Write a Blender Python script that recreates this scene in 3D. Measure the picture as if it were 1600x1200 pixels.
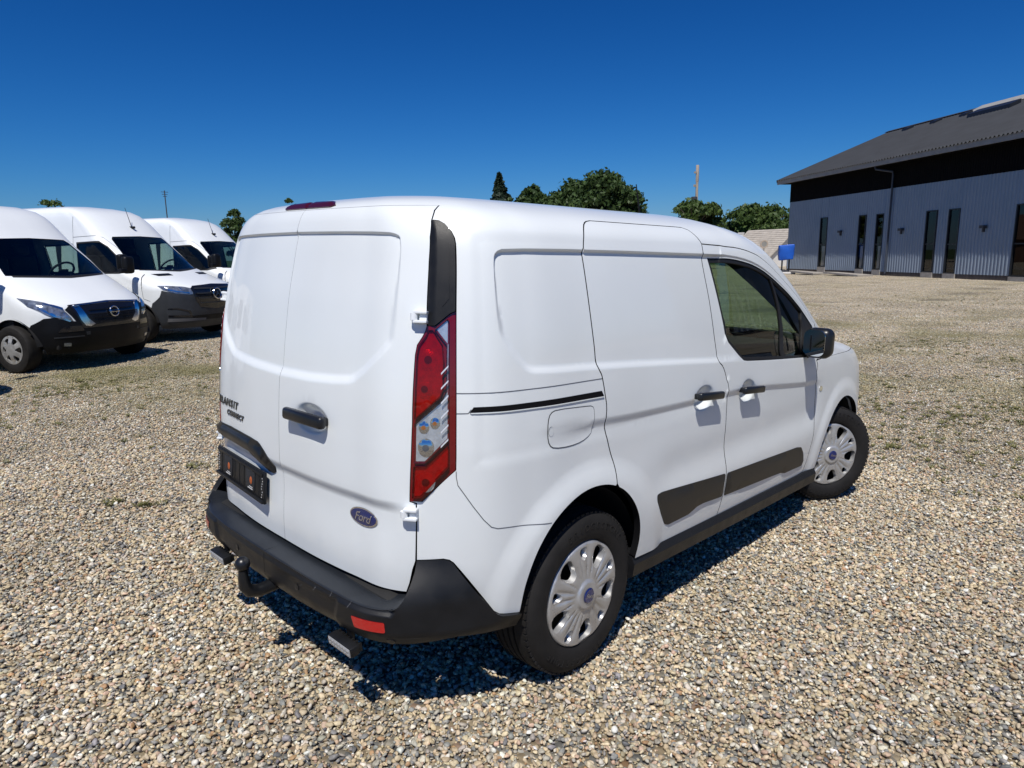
import bpy, bmesh, math, random
import numpy as np
from mathutils import Vector, Matrix, Euler
from mathutils.geometry import delaunay_2d_cdt

for o in list(bpy.data.objects): bpy.data.objects.remove(o)
SC = bpy.context.scene
COL = SC.collection
R = math.radians
rng = np.random.default_rng(7)
random.seed(7)

# ---------------------------------------------------------------- camera
RGT = Vector((0.69467886, -0.71914272, -0.01596987)); UPV = Vector((0.14469904, 0.11796025, 0.98241924)); FWD = Vector((0.70461583, 0.6847767, -0.18600375))
CAM = Vector((-1.89217544, -2.37634199, 1.58478992))
cd = bpy.data.cameras.new('camera'); cam = bpy.data.objects.new('camera', cd); COL.objects.link(cam)
M = Matrix.Identity(4)
for i in range(3):
    M[i][0], M[i][1], M[i][2], M[i][3] = RGT[i], UPV[i], -FWD[i], CAM[i]
cam.matrix_world = M
cd.sensor_fit = 'HORIZONTAL'; cd.sensor_width = 36.0; cd.lens = 36.0 * 1067.609 / 1600.0
cd.clip_start = 0.05; cd.clip_end = 3000
SC.camera = cam
# ---------------------------------------------------------------- sky, sun, exposure
SUN = Vector((0.41334063, 0.30266643, -0.85880298)).normalized()
elev = math.asin(-SUN.z); az = math.atan2(-SUN.y, -SUN.x)
w = bpy.data.worlds.new('World'); SC.world = w; w.use_nodes = True
nt = w.node_tree; nt.nodes.clear()
sky = nt.nodes.new('ShaderNodeTexSky'); sky.sky_type = 'NISHITA'; sky.sun_disc = False
sky.sun_elevation = elev; sky.sun_rotation = math.pi / 2 - az
sky.altitude = 0; sky.air_density = 1.0; sky.dust_density = 0.25; sky.ozone_density = 4.5
# deep summer blue: each channel of the physical sky is steepened the same way everywhere
sep = nt.nodes.new('ShaderNodeSeparateColor'); com = nt.nodes.new('ShaderNodeCombineColor'); nt.links.new(sky.outputs[0], sep.inputs[0])
for k, (gain, powr) in enumerate(((2.02, 2.33), (1.26, 1.46), (1.74, 1.30))):
    m1 = nt.nodes.new('ShaderNodeMath'); m1.operation = 'MULTIPLY'; m1.inputs[1].default_value = 0.06
    m2 = nt.nodes.new('ShaderNodeMath'); m2.operation = 'MINIMUM'; m2.inputs[1].default_value = 0.46
    m3 = nt.nodes.new('ShaderNodeMath'); m3.operation = 'POWER'; m3.inputs[1].default_value = powr
    m4 = nt.nodes.new('ShaderNodeMath'); m4.operation = 'MULTIPLY'; m4.inputs[1].default_value = gain * 10
    nt.links.new(sep.outputs[k], m1.inputs[0]); nt.links.new(m1.outputs[0], m2.inputs[0]); nt.links.new(m2.outputs[0], m3.inputs[0]); nt.links.new(m3.outputs[0], m4.inputs[0]); nt.links.new(m4.outputs[0], com.inputs[k])
bg = nt.nodes.new('ShaderNodeBackground'); bg.inputs['Strength'].default_value = 0.10
wo = nt.nodes.new('ShaderNodeOutputWorld')
nt.links.new(com.outputs[0], bg.inputs[0]); nt.links.new(bg.outputs[0], wo.inputs[0])
sl = bpy.data.lights.new('sun', 'SUN'); sl.energy = 4.7; sl.angle = R(0.53); sl.color = (1.0, 0.955, 0.89)
so = bpy.data.objects.new('sun', sl); COL.objects.link(so)
so.rotation_euler = SUN.to_track_quat('-Z', 'Y').to_euler(); so.location = (-20, -15, 40)
vs = SC.view_settings; vs.view_transform = 'Standard'; vs.look = 'None'; vs.exposure = 0.0; vs.gamma = 1.0; vs.use_curve_mapping = False
SC.render.engine = 'CYCLES'
SC.cycles.use_denoising = True
SC.cycles.max_bounces = 8; SC.cycles.transparent_max_bounces = 12; SC.cycles.caustics_reflective = False; SC.cycles.caustics_refractive = False
SC.cycles.sample_clamp_indirect = 6
# ---------------------------------------------------------------- materials
def lin(r, g, b):
    f = lambda c: (c / 255) / 12.92 if c / 255 <= 0.04045 else ((c / 255 + 0.055) / 1.055) ** 2.4
    return (f(r), f(g), f(b), 1)
def mat(name, base, rough=0.5, metal=0.0, coat=0.0, spec=0.5, noise=0.0, nscale=40.0, bump=0.0, bscale=300.0, coat_rough=0.03, rough_var=0.0):
    m = bpy.data.materials.new(name); m.use_nodes = True; t = m.node_tree; p = t.nodes['Principled BSDF']
    if len(base) == 3: base = (*base, 1)
    p.inputs['Base Color'].default_value = base; p.inputs['Roughness'].default_value = rough; p.inputs['Metallic'].default_value = metal
    p.inputs['Coat Weight'].default_value = coat; p.inputs['Coat Roughness'].default_value = coat_rough; p.inputs['Specular IOR Level'].default_value = spec
    tc = t.nodes.new('ShaderNodeTexCoord')
    if noise > 0 or rough_var > 0:
        n = t.nodes.new('ShaderNodeTexNoise'); n.inputs['Scale'].default_value = nscale; n.inputs['Detail'].default_value = 6
        t.links.new(tc.outputs['Object'], n.inputs['Vector'])
        if noise > 0:
            mx = t.nodes.new('ShaderNodeMix'); mx.data_type = 'RGBA'; mx.blend_type = 'MULTIPLY'; mx.inputs[0].default_value = 1
            mr = t.nodes.new('ShaderNodeMapRange'); mr.inputs[1].default_value = .25; mr.inputs[2].default_value = .75; mr.inputs[3].default_value = 1 - noise; mr.inputs[4].default_value = 1 + noise * .6
            t.links.new(n.outputs[0], mr.inputs[0]); cb = t.nodes.new('ShaderNodeCombineColor')
            for k in range(3): t.links.new(mr.outputs[0], cb.inputs[k])
            mx.inputs[6].default_value = base; t.links.new(cb.outputs[0], mx.inputs[7]); t.links.new(mx.outputs[2], p.inputs['Base Color'])
        if rough_var > 0:
            mr = t.nodes.new('ShaderNodeMapRange'); mr.inputs[1].default_value = .3; mr.inputs[2].default_value = .7; mr.inputs[3].default_value = rough - rough_var; mr.inputs[4].default_value = rough + rough_var
            t.links.new(n.outputs[0], mr.inputs[0]); t.links.new(mr.outputs[0], p.inputs['Roughness'])
    if bump > 0:
        n = t.nodes.new('ShaderNodeTexNoise'); n.inputs['Scale'].default_value = bscale; n.inputs['Detail'].default_value = 3
        t.links.new(tc.outputs['Object'], n.inputs['Vector']); b = t.nodes.new('ShaderNodeBump'); b.inputs['Strength'].default_value = bump; b.inputs['Distance'].default_value = 0.002
        t.links.new(n.outputs[0], b.inputs['Height']); t.links.new(b.outputs[0], p.inputs['Normal'])
    return m
def glass_mat(name, tint, refl=1.0, rough=0.0):
    """thin pane: tinted see-through mixed with a mirror by Fresnel"""
    m = bpy.data.materials.new(name); m.use_nodes = True; t = m.node_tree; t.nodes.clear()
    o = t.nodes.new('ShaderNodeOutputMaterial'); mx = t.nodes.new('ShaderNodeMixShader'); tr = t.nodes.new('ShaderNodeBsdfTransparent'); gl = t.nodes.new('ShaderNodeBsdfGlossy')
    tr.inputs[0].default_value = (*tint, 1); gl.inputs['Roughness'].default_value = rough; gl.inputs[0].default_value = (refl, refl, refl, 1)
    fr = t.nodes.new('ShaderNodeFresnel'); ge = t.nodes.new('ShaderNodeNewGeometry'); ma = t.nodes.new('ShaderNodeMath'); ma.operation = 'MULTIPLY_ADD'; ma.inputs[1].default_value = 1 / 1.5 - 1.5; ma.inputs[2].default_value = 1.5
    t.links.new(ge.outputs['Backfacing'], ma.inputs[0]); t.links.new(ma.outputs[0], fr.inputs[0])      # a thin pane mirrors alike from both faces
    t.links.new(fr.outputs[0], mx.inputs[0]); t.links.new(tr.outputs[0], mx.inputs[1]); t.links.new(gl.outputs[0], mx.inputs[2]); t.links.new(mx.outputs[0], o.inputs[0])
    return m
def dusty(name, base, dirt, zlo, zhi, rough=.3, coat=.6, metal=0.0, amount=.6, nscale=9.0):
    """paint with road dirt that thickens towards the road (object space height)"""
    m = mat(name, base, rough, metal, coat); t = m.node_tree; p = t.nodes['Principled BSDF']
    tc = t.nodes.new('ShaderNodeTexCoord'); sx = t.nodes.new('ShaderNodeSeparateXYZ'); t.links.new(tc.outputs['Object'], sx.inputs[0])
    mr = t.nodes.new('ShaderNodeMapRange'); mr.inputs[1].default_value = zlo; mr.inputs[2].default_value = zhi; mr.inputs[3].default_value = 1; mr.inputs[4].default_value = 0
    t.links.new(sx.outputs[2], mr.inputs[0])
    n = t.nodes.new('ShaderNodeTexNoise'); n.inputs['Scale'].default_value = nscale; n.inputs['Detail'].default_value = 8; n.inputs['Roughness'].default_value = .65; t.links.new(tc.outputs['Object'], n.inputs['Vector'])
    mu = t.nodes.new('ShaderNodeMath'); mu.operation = 'MULTIPLY'; t.links.new(mr.outputs[0], mu.inputs[0]); t.links.new(n.outputs[0], mu.inputs[1])
    n2 = t.nodes.new('ShaderNodeTexNoise'); n2.inputs['Scale'].default_value = 1.7; n2.inputs['Detail'].default_value = 7; t.links.new(tc.outputs['Object'], n2.inputs['Vector'])
    ad = t.nodes.new('ShaderNodeMapRange'); ad.inputs[1].default_value = .35; ad.inputs[2].default_value = .8; ad.inputs[3].default_value = 0; ad.inputs[4].default_value = .10; t.links.new(n2.outputs[0], ad.inputs[0])
    m2 = t.nodes.new('ShaderNodeMath'); m2.operation = 'MULTIPLY_ADD'; m2.inputs[1].default_value = amount; t.links.new(mu.outputs[0], m2.inputs[0]); t.links.new(ad.outputs[0], m2.inputs[2])
    mx = t.nodes.new('ShaderNodeMix'); mx.data_type = 'RGBA'; mx.inputs[6].default_value = (*base, 1); mx.inputs[7].default_value = (*dirt, 1); t.links.new(m2.outputs[0], mx.inputs[0]); t.links.new(mx.outputs[2], p.inputs['Base Color'])
    mr2 = t.nodes.new('ShaderNodeMapRange'); mr2.inputs[3].default_value = coat; mr2.inputs[4].default_value = coat * .25; t.links.new(m2.outputs[0], mr2.inputs[0]); t.links.new(mr2.outputs[0], p.inputs['Coat Weight'])
    return m
MT = {}
MT['paint'] = dusty('white_paint', (.77, .808, .815), (.30, .25, .19), .25, .75, rough=.42, coat=.65, amount=.30)
MT['paint2'] = mat('white_paint_clean', (.77, .80, .815), .38, 0, .5)
MT['seam'] = mat('seam_dark', (.006, .006, .007), .8, spec=.1)
MT['plastic'] = mat('black_plastic', (.0095, .010, .0115), .45, 0, 0, .32, noise=.25, nscale=14, bump=.25, bscale=700, rough_var=.08)
MT['plastic_s'] = mat('black_plastic_smooth', (.009, .010, .012), .34, 0, 0, .5, noise=.15, nscale=20)
MT['gloss_black'] = mat('gloss_black', (.008, .008, .01), .12, 0, .6)
MT['rubber'] = mat('tyre_rubber', (.015, .014, .0135), .75, 0, 0, .28, noise=.35, nscale=16, bump=.3, bscale=160)
MT['seal'] = mat('window_rubber', (.008, .008, .009), .6)
MT['silver'] = mat('wheel_silver', (.50, .50, .495), .36, .55, .2, noise=.16, nscale=22, rough_var=.1)
MT['rust'] = mat('rim_steel', (.02, .018, .016), .7, .2, noise=.4, nscale=30)
MT['chrome'] = mat('chrome', (.75, .75, .76), .12, 1.0)
MT['mirror'] = mat('mirror_glass', (.82, .84, .85), .01, 1.0)
MT['badge_blue'] = mat('badge_blue', (.008, .018, .12), .2, .1, 1.0)
MT['lens_red'] = mat('lens_red', (.36, .003, .004), .12, 0, .45, .4, noise=.8, nscale=30, bump=.8, bscale=150)
MT['step'] = mat('bumper_step_plastic', (.016, .019, .024), .36, noise=.3, nscale=9, bump=.3, bscale=500)
MT['lens_dark'] = mat('lens_dark_red', (.14, .003, .005), .14, 0, .5)
MT['lens_clear'] = mat('lens_clear', (.68, .71, .76), .18, .6, 1.0, noise=.9, nscale=95, bump=.9, bscale=90)
MT['red_cover'] = glass_mat('red_cover', (.80, .010, .014))
MT['clear_cover'] = glass_mat('clear_cover', (.93, .95, .97))
MT['bowl'] = mat('lamp_reflector', (.74, .76, .79), .24, .6, .3, noise=.25, nscale=60, bump=.35, bscale=260)
MT['brake_dark'] = mat('high_brake_red', (.055, .003, .008), .2, 0, .4)
MT['rib_white'] = mat('lens_rib_white', (.72, .75, .80), .3, .2, .8)
MT['seam_grey'] = mat('seam_grey', (.09, .095, .105), .7)
MT['lens_pale'] = mat('lens_pale', (.62, .58, .42), .2, .2, 1.0)
MT['amber'] = mat('amber', (.36, .13, .03), .3, 0, .6)
MT['reflector'] = mat('reflector_red', (.45, .012, .010), .25, 0, .8, bump=.4, bscale=500)
MT['glass_cab'] = glass_mat('cab_glass', (.50, .62, .50))
MT['glass_dark'] = glass_mat('dark_glass', (.25, .32, .30))
MT['interior'] = mat('interior_dark', (.018, .019, .022), .7, noise=.3, nscale=30)
MT['interior_grey'] = mat('interior_grey', (.10, .10, .105), .7)
MT['under'] = mat('underbody', (.010, .010, .010), .8)
MT['trim'] = dusty('door_trim', (.009, .009, .009), (.07, .058, .045), .30, .75, rough=.5, coat=0, amount=.18)
MT['led'] = mat('lamp_lens', (.42, .43, .44), .22, .3, .8, bump=.6, bscale=180)
MT['print_white'] = mat('print_white', (.6, .6, .6), .5)
MT['print_orange'] = mat('print_orange', (.45, .10, .02), .5)
MT['grey_text'] = mat('lettering_grey', (.05, .055, .06), .3, .4, .3)

# ---------------------------------------------------------------- mesh helpers
def empty(name, loc=(0, 0, 0), rz=0, parent=None):
    o = bpy.data.objects.new(name, None); COL.objects.link(o); o.location = loc; o.rotation_euler = (0, 0, rz); o.parent = parent; o.empty_display_size = .1
    return o
def tag(o, label=None, cat=None, group=None, kind=None):
    if label: o['label'] = label
    if cat: o['category'] = cat
    if group: o['group'] = group
    if kind: o['kind'] = kind
    return o
def link(name, me, mats, parent=None, loc=(0, 0, 0), rot=(0, 0, 0)):
    o = bpy.data.objects.new(name, me); COL.objects.link(o)
    for m in (mats if isinstance(mats, (list, tuple)) else [mats]): me.materials.append(MT[m] if isinstance(m, str) else m)
    o.parent = parent; o.location = loc; o.rotation_euler = rot
    return o
def inside(poly, pts):
    x, y = pts[:, 0], pts[:, 1]; c = np.zeros(len(pts), bool); P = np.asarray(poly); Q = np.roll(P, -1, 0)
    for (x1, y1), (x2, y2) in zip(P, Q):
        if y1 == y2: continue
        k = ((y1 > y) != (y2 > y)) & (x < (x2 - x1) * (y - y1) / (y2 - y1) + x1); c ^= k
    return c
def seg_dist(poly, pts, closed=True):
    P = np.asarray(poly, float); Q = np.roll(P, -1, 0) if closed else P[1:]; P = P if closed else P[:-1]; d = np.full(len(pts), 1e9)
    for a, b in zip(P, Q):
        ab = b - a; L = max(ab @ ab, 1e-12); t = np.clip(((pts - a) @ ab) / L, 0, 1); d = np.minimum(d, np.linalg.norm(pts - a - t[:, None] * ab, axis=1))
    return d
def sdf(poly, s, v):
    pts = np.stack([np.ravel(s), np.ravel(v)], 1); d = seg_dist(poly, pts); i = inside(poly, pts)
    return np.where(i, d, -d).reshape(np.shape(s))
def resample(poly, h, closed=True):
    P = [np.asarray(p, float) for p in poly]; out = []; n = len(P)
    for i in range(n if closed else n - 1):
        a, b = P[i], P[(i + 1) % n]; k = max(1, int(math.ceil(np.linalg.norm(b - a) / h)))
        out += [a + (b - a) * j / k for j in range(k)]
    if not closed: out.append(P[-1])
    return np.array(out)
def chaikin(poly, n=2, closed=True):
    P = [np.asarray(p, float) for p in poly]
    for _ in range(n):
        Q = []
        m = len(P)
        if not closed: Q.append(P[0])
        for i in range(m if closed else m - 1):
            a, b = P[i], P[(i + 1) % m]; Q += [a * .75 + b * .25, a * .25 + b * .75]
        if not closed: Q.append(P[-1])
        P = Q
    return [tuple(p) for p in P]
def area2(P): P = np.asarray(P); Q = np.roll(P, -1, 0); return ((P[:, 0] * Q[:, 1] - Q[:, 0] * P[:, 1]).sum()) / 2
def inset(poly, g):
    P = np.asarray(poly, float)
    if area2(P) < 0: P = P[::-1]
    a = np.roll(P, 1, 0); b = np.roll(P, -1, 0)
    def nrm(d): L = np.linalg.norm(d, axis=1, keepdims=True); return d / np.maximum(L, 1e-9)
    d1 = nrm(P - a); d2 = nrm(b - P); n1 = np.stack([-d1[:, 1], d1[:, 0]], 1); n2 = np.stack([-d2[:, 1], d2[:, 0]], 1)
    m = n1 + n2; m /= np.maximum((m * m).sum(1, keepdims=True) / 2, .5)
    return P + m * g
def fdnorm(surf, s, v, e=2e-3):
    a = surf(s + e, v) - surf(s - e, v); b = surf(s, v + e) - surf(s, v - e); n = np.cross(a, b); L = np.linalg.norm(n, axis=1, keepdims=True)
    return np.where(L > 1e-12, n / np.maximum(L, 1e-12), [0, 0, 1.])
def panel(surf, outer, holes=(), loops=(), h=.03, off=0.0, flange=.02, gap=0.0, seg=.02, mirror=False, e=2e-3, hole_flange=True, dome=0.0, dome_w=.02):
    """skin cut to an outline on the surface surf(s, v): triangulated, with analytic normals and a rim turned inwards"""
    outer = resample(inset(outer, gap) if gap or area2(outer) < 0 else outer, seg)
    if area2(outer) < 0: outer = outer[::-1]
    hs = []
    for q in holes:
        q = resample(q, seg); hs.append(q if area2(q) < 0 else q[::-1])
    lo, hi = outer.min(0), outer.max(0)
    gx, gy = np.meshgrid(np.arange(lo[0], hi[0] + h, h), np.arange(lo[1], hi[1] + h, h * .87)); gx = gx + (np.arange(gx.shape[0]) % 2)[:, None] * h / 2
    G = np.stack([gx.ravel(), gy.ravel()], 1); G = G[inside(outer, G)] if len(G) else G
    if len(G): G = G[seg_dist(outer, G) > .45 * min(h, seg * 1.5)]
    for q in hs:
        if len(G): G = G[~inside(q, G)]
        if len(G): G = G[seg_dist(q, G) > .4 * min(h, seg * 1.5)]
    pts = [outer] + hs; edges = []; n = 0; rings = []
    for q in pts:
        k = len(q); edges += [(n + i, n + (i + 1) % k) for i in range(k)]; rings.append((n, k)); n += k
    LP = []
    for lp, closed in loops:
        lp = resample(lp, min(seg, .014), closed); keep = inside(outer, lp) & (seg_dist(outer, lp) > .004)
        for q in hs: keep &= ~inside(q, lp) & (seg_dist(q, lp) > .004)
        if len(G): G = G[seg_dist(lp, G, closed) > .006]
        lp = lp[keep]; LP.append(lp)
    allp = np.vstack(pts + LP + [G]) if len(G) or LP else np.vstack(pts)
    vv, ee, ff, *_ = delaunay_2d_cdt([Vector((float(a), float(b))) for a, b in allp], edges, [], 0, 1e-7)
    UV = np.array([(a.x, a.y) for a in vv]); F = [tuple(f) for f in ff]
    cen = np.array([UV[list(f)].mean(0) for f in F]); ok = inside(outer, cen)
    for q in hs: ok &= ~inside(q, cen)
    F = [f for f, k in zip(F, ok) if k]
    F = [f if area2(UV[list(f)]) > 0 else f[::-1] for f in F]
    s, v = UV[:, 0], UV[:, 1]; N = fdnorm(surf, s, v, e); P = surf(s, v)
    if dome:
        def sd2(a, b):
            pp = np.stack([a, b], 1); t = np.clip(seg_dist(outer, pp) / dome_w, 0, 1); return np.where(inside(outer, pp), dome * (1 - (1 - t) ** 2), 0)
        dd = sd2(s, v); N0 = N
        def surf2(a, b): return surf(a, b) + fdnorm(surf, a, b, e) * sd2(a, b)[:, None]
        P = P + N0 * dd[:, None]; inn = seg_dist(outer, UV) > 2 * e; N = np.where(inn[:, None], fdnorm(surf2, s, v, e), N)
    P = P + N * off
    V, NN, MI = list(P), list(N), [0] * len(F)
    if flange:
        for ri, (n0, k) in enumerate(rings):
            if ri and not hole_flange: continue
            ring = (pts[ri]); a = np.array(ring); Pp = surf(a[:, 0], a[:, 1]); Nn = fdnorm(surf, a[:, 0], a[:, 1], e); top = Pp + Nn * off; bot = top - Nn * flange
            tg = np.roll(top, -1, 0) - np.roll(top, 1, 0); sd = np.cross(tg, Nn); sd /= np.maximum(np.linalg.norm(sd, axis=1, keepdims=True), 1e-9)
            b0 = len(V); V += list(top) + list(bot); NN += list(sd) + list(sd)
            for i in range(k):
                j = (i + 1) % k; F.append((b0 + i, b0 + k + i, b0 + k + j, b0 + j)); MI.append(1)
    V = np.array(V); NN = np.array(NN)
    if mirror: V, NN, F = V * [1, -1, 1], NN * [1, -1, 1], [f[::-1] for f in F]
    return V, F, NN, MI
def flip(raw): V, F, N, M_ = raw; return V * [1, -1, 1], [f[::-1] for f in F], N * [1, -1, 1], M_
def mk(name, raws, mats, parent=None, loc=(0, 0, 0), rot=(0, 0, 0)):
    if isinstance(raws, tuple): raws = [raws]
    V, F, N, MI = [], [], [], []
    for a, b, c, d in raws:
        n = sum(len(q) for q in V); V.append(a); F += [tuple(i + n for i in f) for f in b]; N.append(c); MI += d
    V = np.vstack(V); N = np.vstack(N)
    me = bpy.data.meshes.new(name); me.from_pydata([tuple(map(float, q)) for q in V], [], F)
    me.polygons.foreach_set('use_smooth', [True] * len(me.polygons)); me.polygons.foreach_set('material_index', MI)
    me.normals_split_custom_set_from_vertices([tuple(map(float, q)) for q in N])
    mats = list(mats) if isinstance(mats, (list, tuple)) else [mats]
    if len(mats) == 1: mats.append('seam')
    return link(name, me, mats, parent, loc, rot)
def bm_obj(name, bm, mats, parent=None, loc=(0, 0, 0), rot=(0, 0, 0), angle=35):
    me = bpy.data.meshes.new(name); bm.normal_update(); bm.to_mesh(me); bm.free()
    me.polygons.foreach_set('use_smooth', [True] * len(me.polygons)); me.set_sharp_from_angle(angle=R(angle))
    return link(name, me, mats, parent, loc, rot)
def bx(bm, c, d, bev=0.0, rot=None, seg=2, mi=0):
    r = bmesh.ops.create_cube(bm, size=1.0); vs_ = r['verts']; bmesh.ops.scale(bm, vec=d, verts=vs_)
    if bev:
        es = list({e_ for q in vs_ for e_ in q.link_edges}); rb = bmesh.ops.bevel(bm, geom=es, offset=bev, segments=seg, profile=.5, affect='EDGES'); vs_ = list({q for f in rb['faces'] for q in f.verts} | {q for q in vs_ if q.is_valid})
    if rot is not None: bmesh.ops.rotate(bm, cent=(0, 0, 0), matrix=rot.to_matrix() if hasattr(rot, 'to_matrix') else rot, verts=vs_)
    bmesh.ops.translate(bm, vec=c, verts=vs_)
    if mi:
        for f in {f for q in vs_ for f in q.link_faces}: f.material_index = mi
    return vs_
def tube(bm, path, rad, n=10, caps=True):
    path = [Vector(p) for p in path]; rings = []
    rad = rad if isinstance(rad, (list, tuple)) else [rad] * len(path)
    up = Vector((0, 0, 1)); pa = None
    for i, p in enumerate(path):
        t = (path[min(i + 1, len(path) - 1)] - path[max(i - 1, 0)]).normalized()
        if pa is None: a = t.orthogonal().normalized()
        else: a = (pa - t * pa.dot(t)).normalized()
        pa = a; b = t.cross(a)
        rings.append([bm.verts.new(p + (a * math.cos(k * 2 * math.pi / n) + b * math.sin(k * 2 * math.pi / n)) * rad[i]) for k in range(n)])
    for i in range(len(rings) - 1):
        for k in range(n): bm.faces.new((rings[i][k], rings[i][(k + 1) % n], rings[i + 1][(k + 1) % n], rings[i + 1][k]))
    if caps: bm.faces.new(rings[0][::-1]); bm.faces.new(rings[-1])
def lathe(bm, prof, n=48, axis='Y', a0=0, a1=2 * math.pi):
    full = abs(a1 - a0 - 2 * math.pi) < 1e-6; m = n if full else n + 1; rings = []
    for rr, yy in prof:
        ring = []
        for k in range(m):
            a = a0 + (a1 - a0) * k / n; ring.append(bm.verts.new((rr * math.cos(a), yy, rr * math.sin(a)) if axis == 'Y' else (rr * math.cos(a), rr * math.sin(a), yy)))
        rings.append(ring)
    for i in range(len(rings) - 1):
        for k in range(n if full else n): bm.faces.new((rings[i][k], rings[i][(k + 1) % m], rings[i + 1][(k + 1) % m], rings[i + 1][k]))
    return rings
def prism(bm, pts, d, mi=0):
    """pts: ordered 3D loop, extruded by d"""
    a = [bm.verts.new(p) for p in pts]; b = [bm.verts.new(Vector(p) + Vector(d)) for p in pts]; n = len(a); fs = [bm.faces.new(a[::-1]), bm.faces.new(b)]
    for i in range(n): fs.append(bm.faces.new((a[i], a[(i + 1) % n], b[(i + 1) % n], b[i])))
    for f in fs: f.material_index = mi
    bmesh.ops.recalc_face_normals(bm, faces=fs)
def copy_tree(o, parent=None):
    c = o.copy(); COL.objects.link(c); c.parent = parent
    for ch in list(o.children): copy_tree(ch, c)
    return c
def text_mesh(name, txt, size, extrude, shear, mat_, parent, mw, spacing=1.0, bold=0.0, sx=1.0):
    cu = bpy.data.curves.new(name, 'FONT'); cu.body = txt; cu.size = size; cu.extrude = extrude; cu.shear = shear; cu.align_x = 'CENTER'; cu.align_y = 'CENTER'; cu.space_character = spacing; cu.offset = bold; cu.resolution_u = 3
    ob = bpy.data.objects.new(name + '_curve', cu); COL.objects.link(ob); bpy.context.view_layer.update()
    me = bpy.data.meshes.new_from_object(ob.evaluated_get(bpy.context.evaluated_depsgraph_get())); bpy.data.objects.remove(ob); bpy.data.curves.remove(cu)
    me.name = name
    if sx != 1: me.transform(Matrix.Diagonal((sx, 1, 1, 1)))
    me.materials.clear(); o = link(name, me, mat_); o.parent = parent; o.matrix_local = mw
    return o
def frame_on(p, n, up=(0, 0, 1), lift=0.0):
    """matrix whose z is the surface normal n, y as near to up as it goes"""
    n = Vector(n).normalized(); y = (Vector(up) - n * n.dot(Vector(up))).normalized(); x = y.cross(n); M_ = Matrix.Identity(4); p = Vector(p) + n * lift
    for i in range(3): M_[i][0], M_[i][1], M_[i][2], M_[i][3] = x[i], y[i], n[i], p[i]
    return M_
def ss(a, b, x): t = np.clip((np.asarray(x, float) - a) / (b - a), 0, 1); return t * t * (3 - 2 * t)

def crom(pts, n=24):
    P=np.array(pts,float); P=np.vstack([2*P[0]-P[1],P,2*P[-1]-P[-2]]); out=[]
    for i in range(1,len(P)-2):
        a,b,c,d=P[i-1],P[i],P[i+1],P[i+2]
        # centripetal-ish: non uniform via chord scaled tangents
        l0=max(np.linalg.norm(b-a),1e-6);l1=max(np.linalg.norm(c-b),1e-6);l2=max(np.linalg.norm(d-c),1e-6)
        m1=((b-a)/l0*l1+(c-b)/l1*l0)/(l0+l1)*l1; m2=((c-b)/l1*l2+(d-c)/l2*l1)/(l1+l2)*l1
        t=np.linspace(0,1,n,endpoint=False)[:,None]
        out.append((2*t**3-3*t**2+1)*b+(t**3-2*t**2+t)*m1+(-2*t**3+3*t**2)*c+(t**3-t**2)*m2)
    return np.vstack(out+[P[-2:-1]])
def pchip(x,y):
    x=np.asarray(x,float);y=np.asarray(y,float);h=np.diff(x);d=np.diff(y)/h
    m=np.zeros_like(y);m[0]=d[0];m[-1]=d[-1]
    for i in range(1,len(x)-1):
        if d[i-1]*d[i]>0:
            w1=2*h[i]+h[i-1];w2=h[i]+2*h[i-1]; m[i]=(w1+w2)/(w1/d[i-1]+w2/d[i])
    def f(q):
        q=np.clip(np.asarray(q,float),x[0],x[-1]); i=np.clip(np.searchsorted(x,q,side='right')-1,0,len(x)-2)
        t=(q-x[i])/h[i]
        return (2*t**3-3*t**2+1)*y[i]+(t**3-2*t**2+t)*h[i]*m[i]+(-2*t**3+3*t**2)*y[i+1]+(t**3-t**2)*h[i]*m[i+1]
    return f
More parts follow.
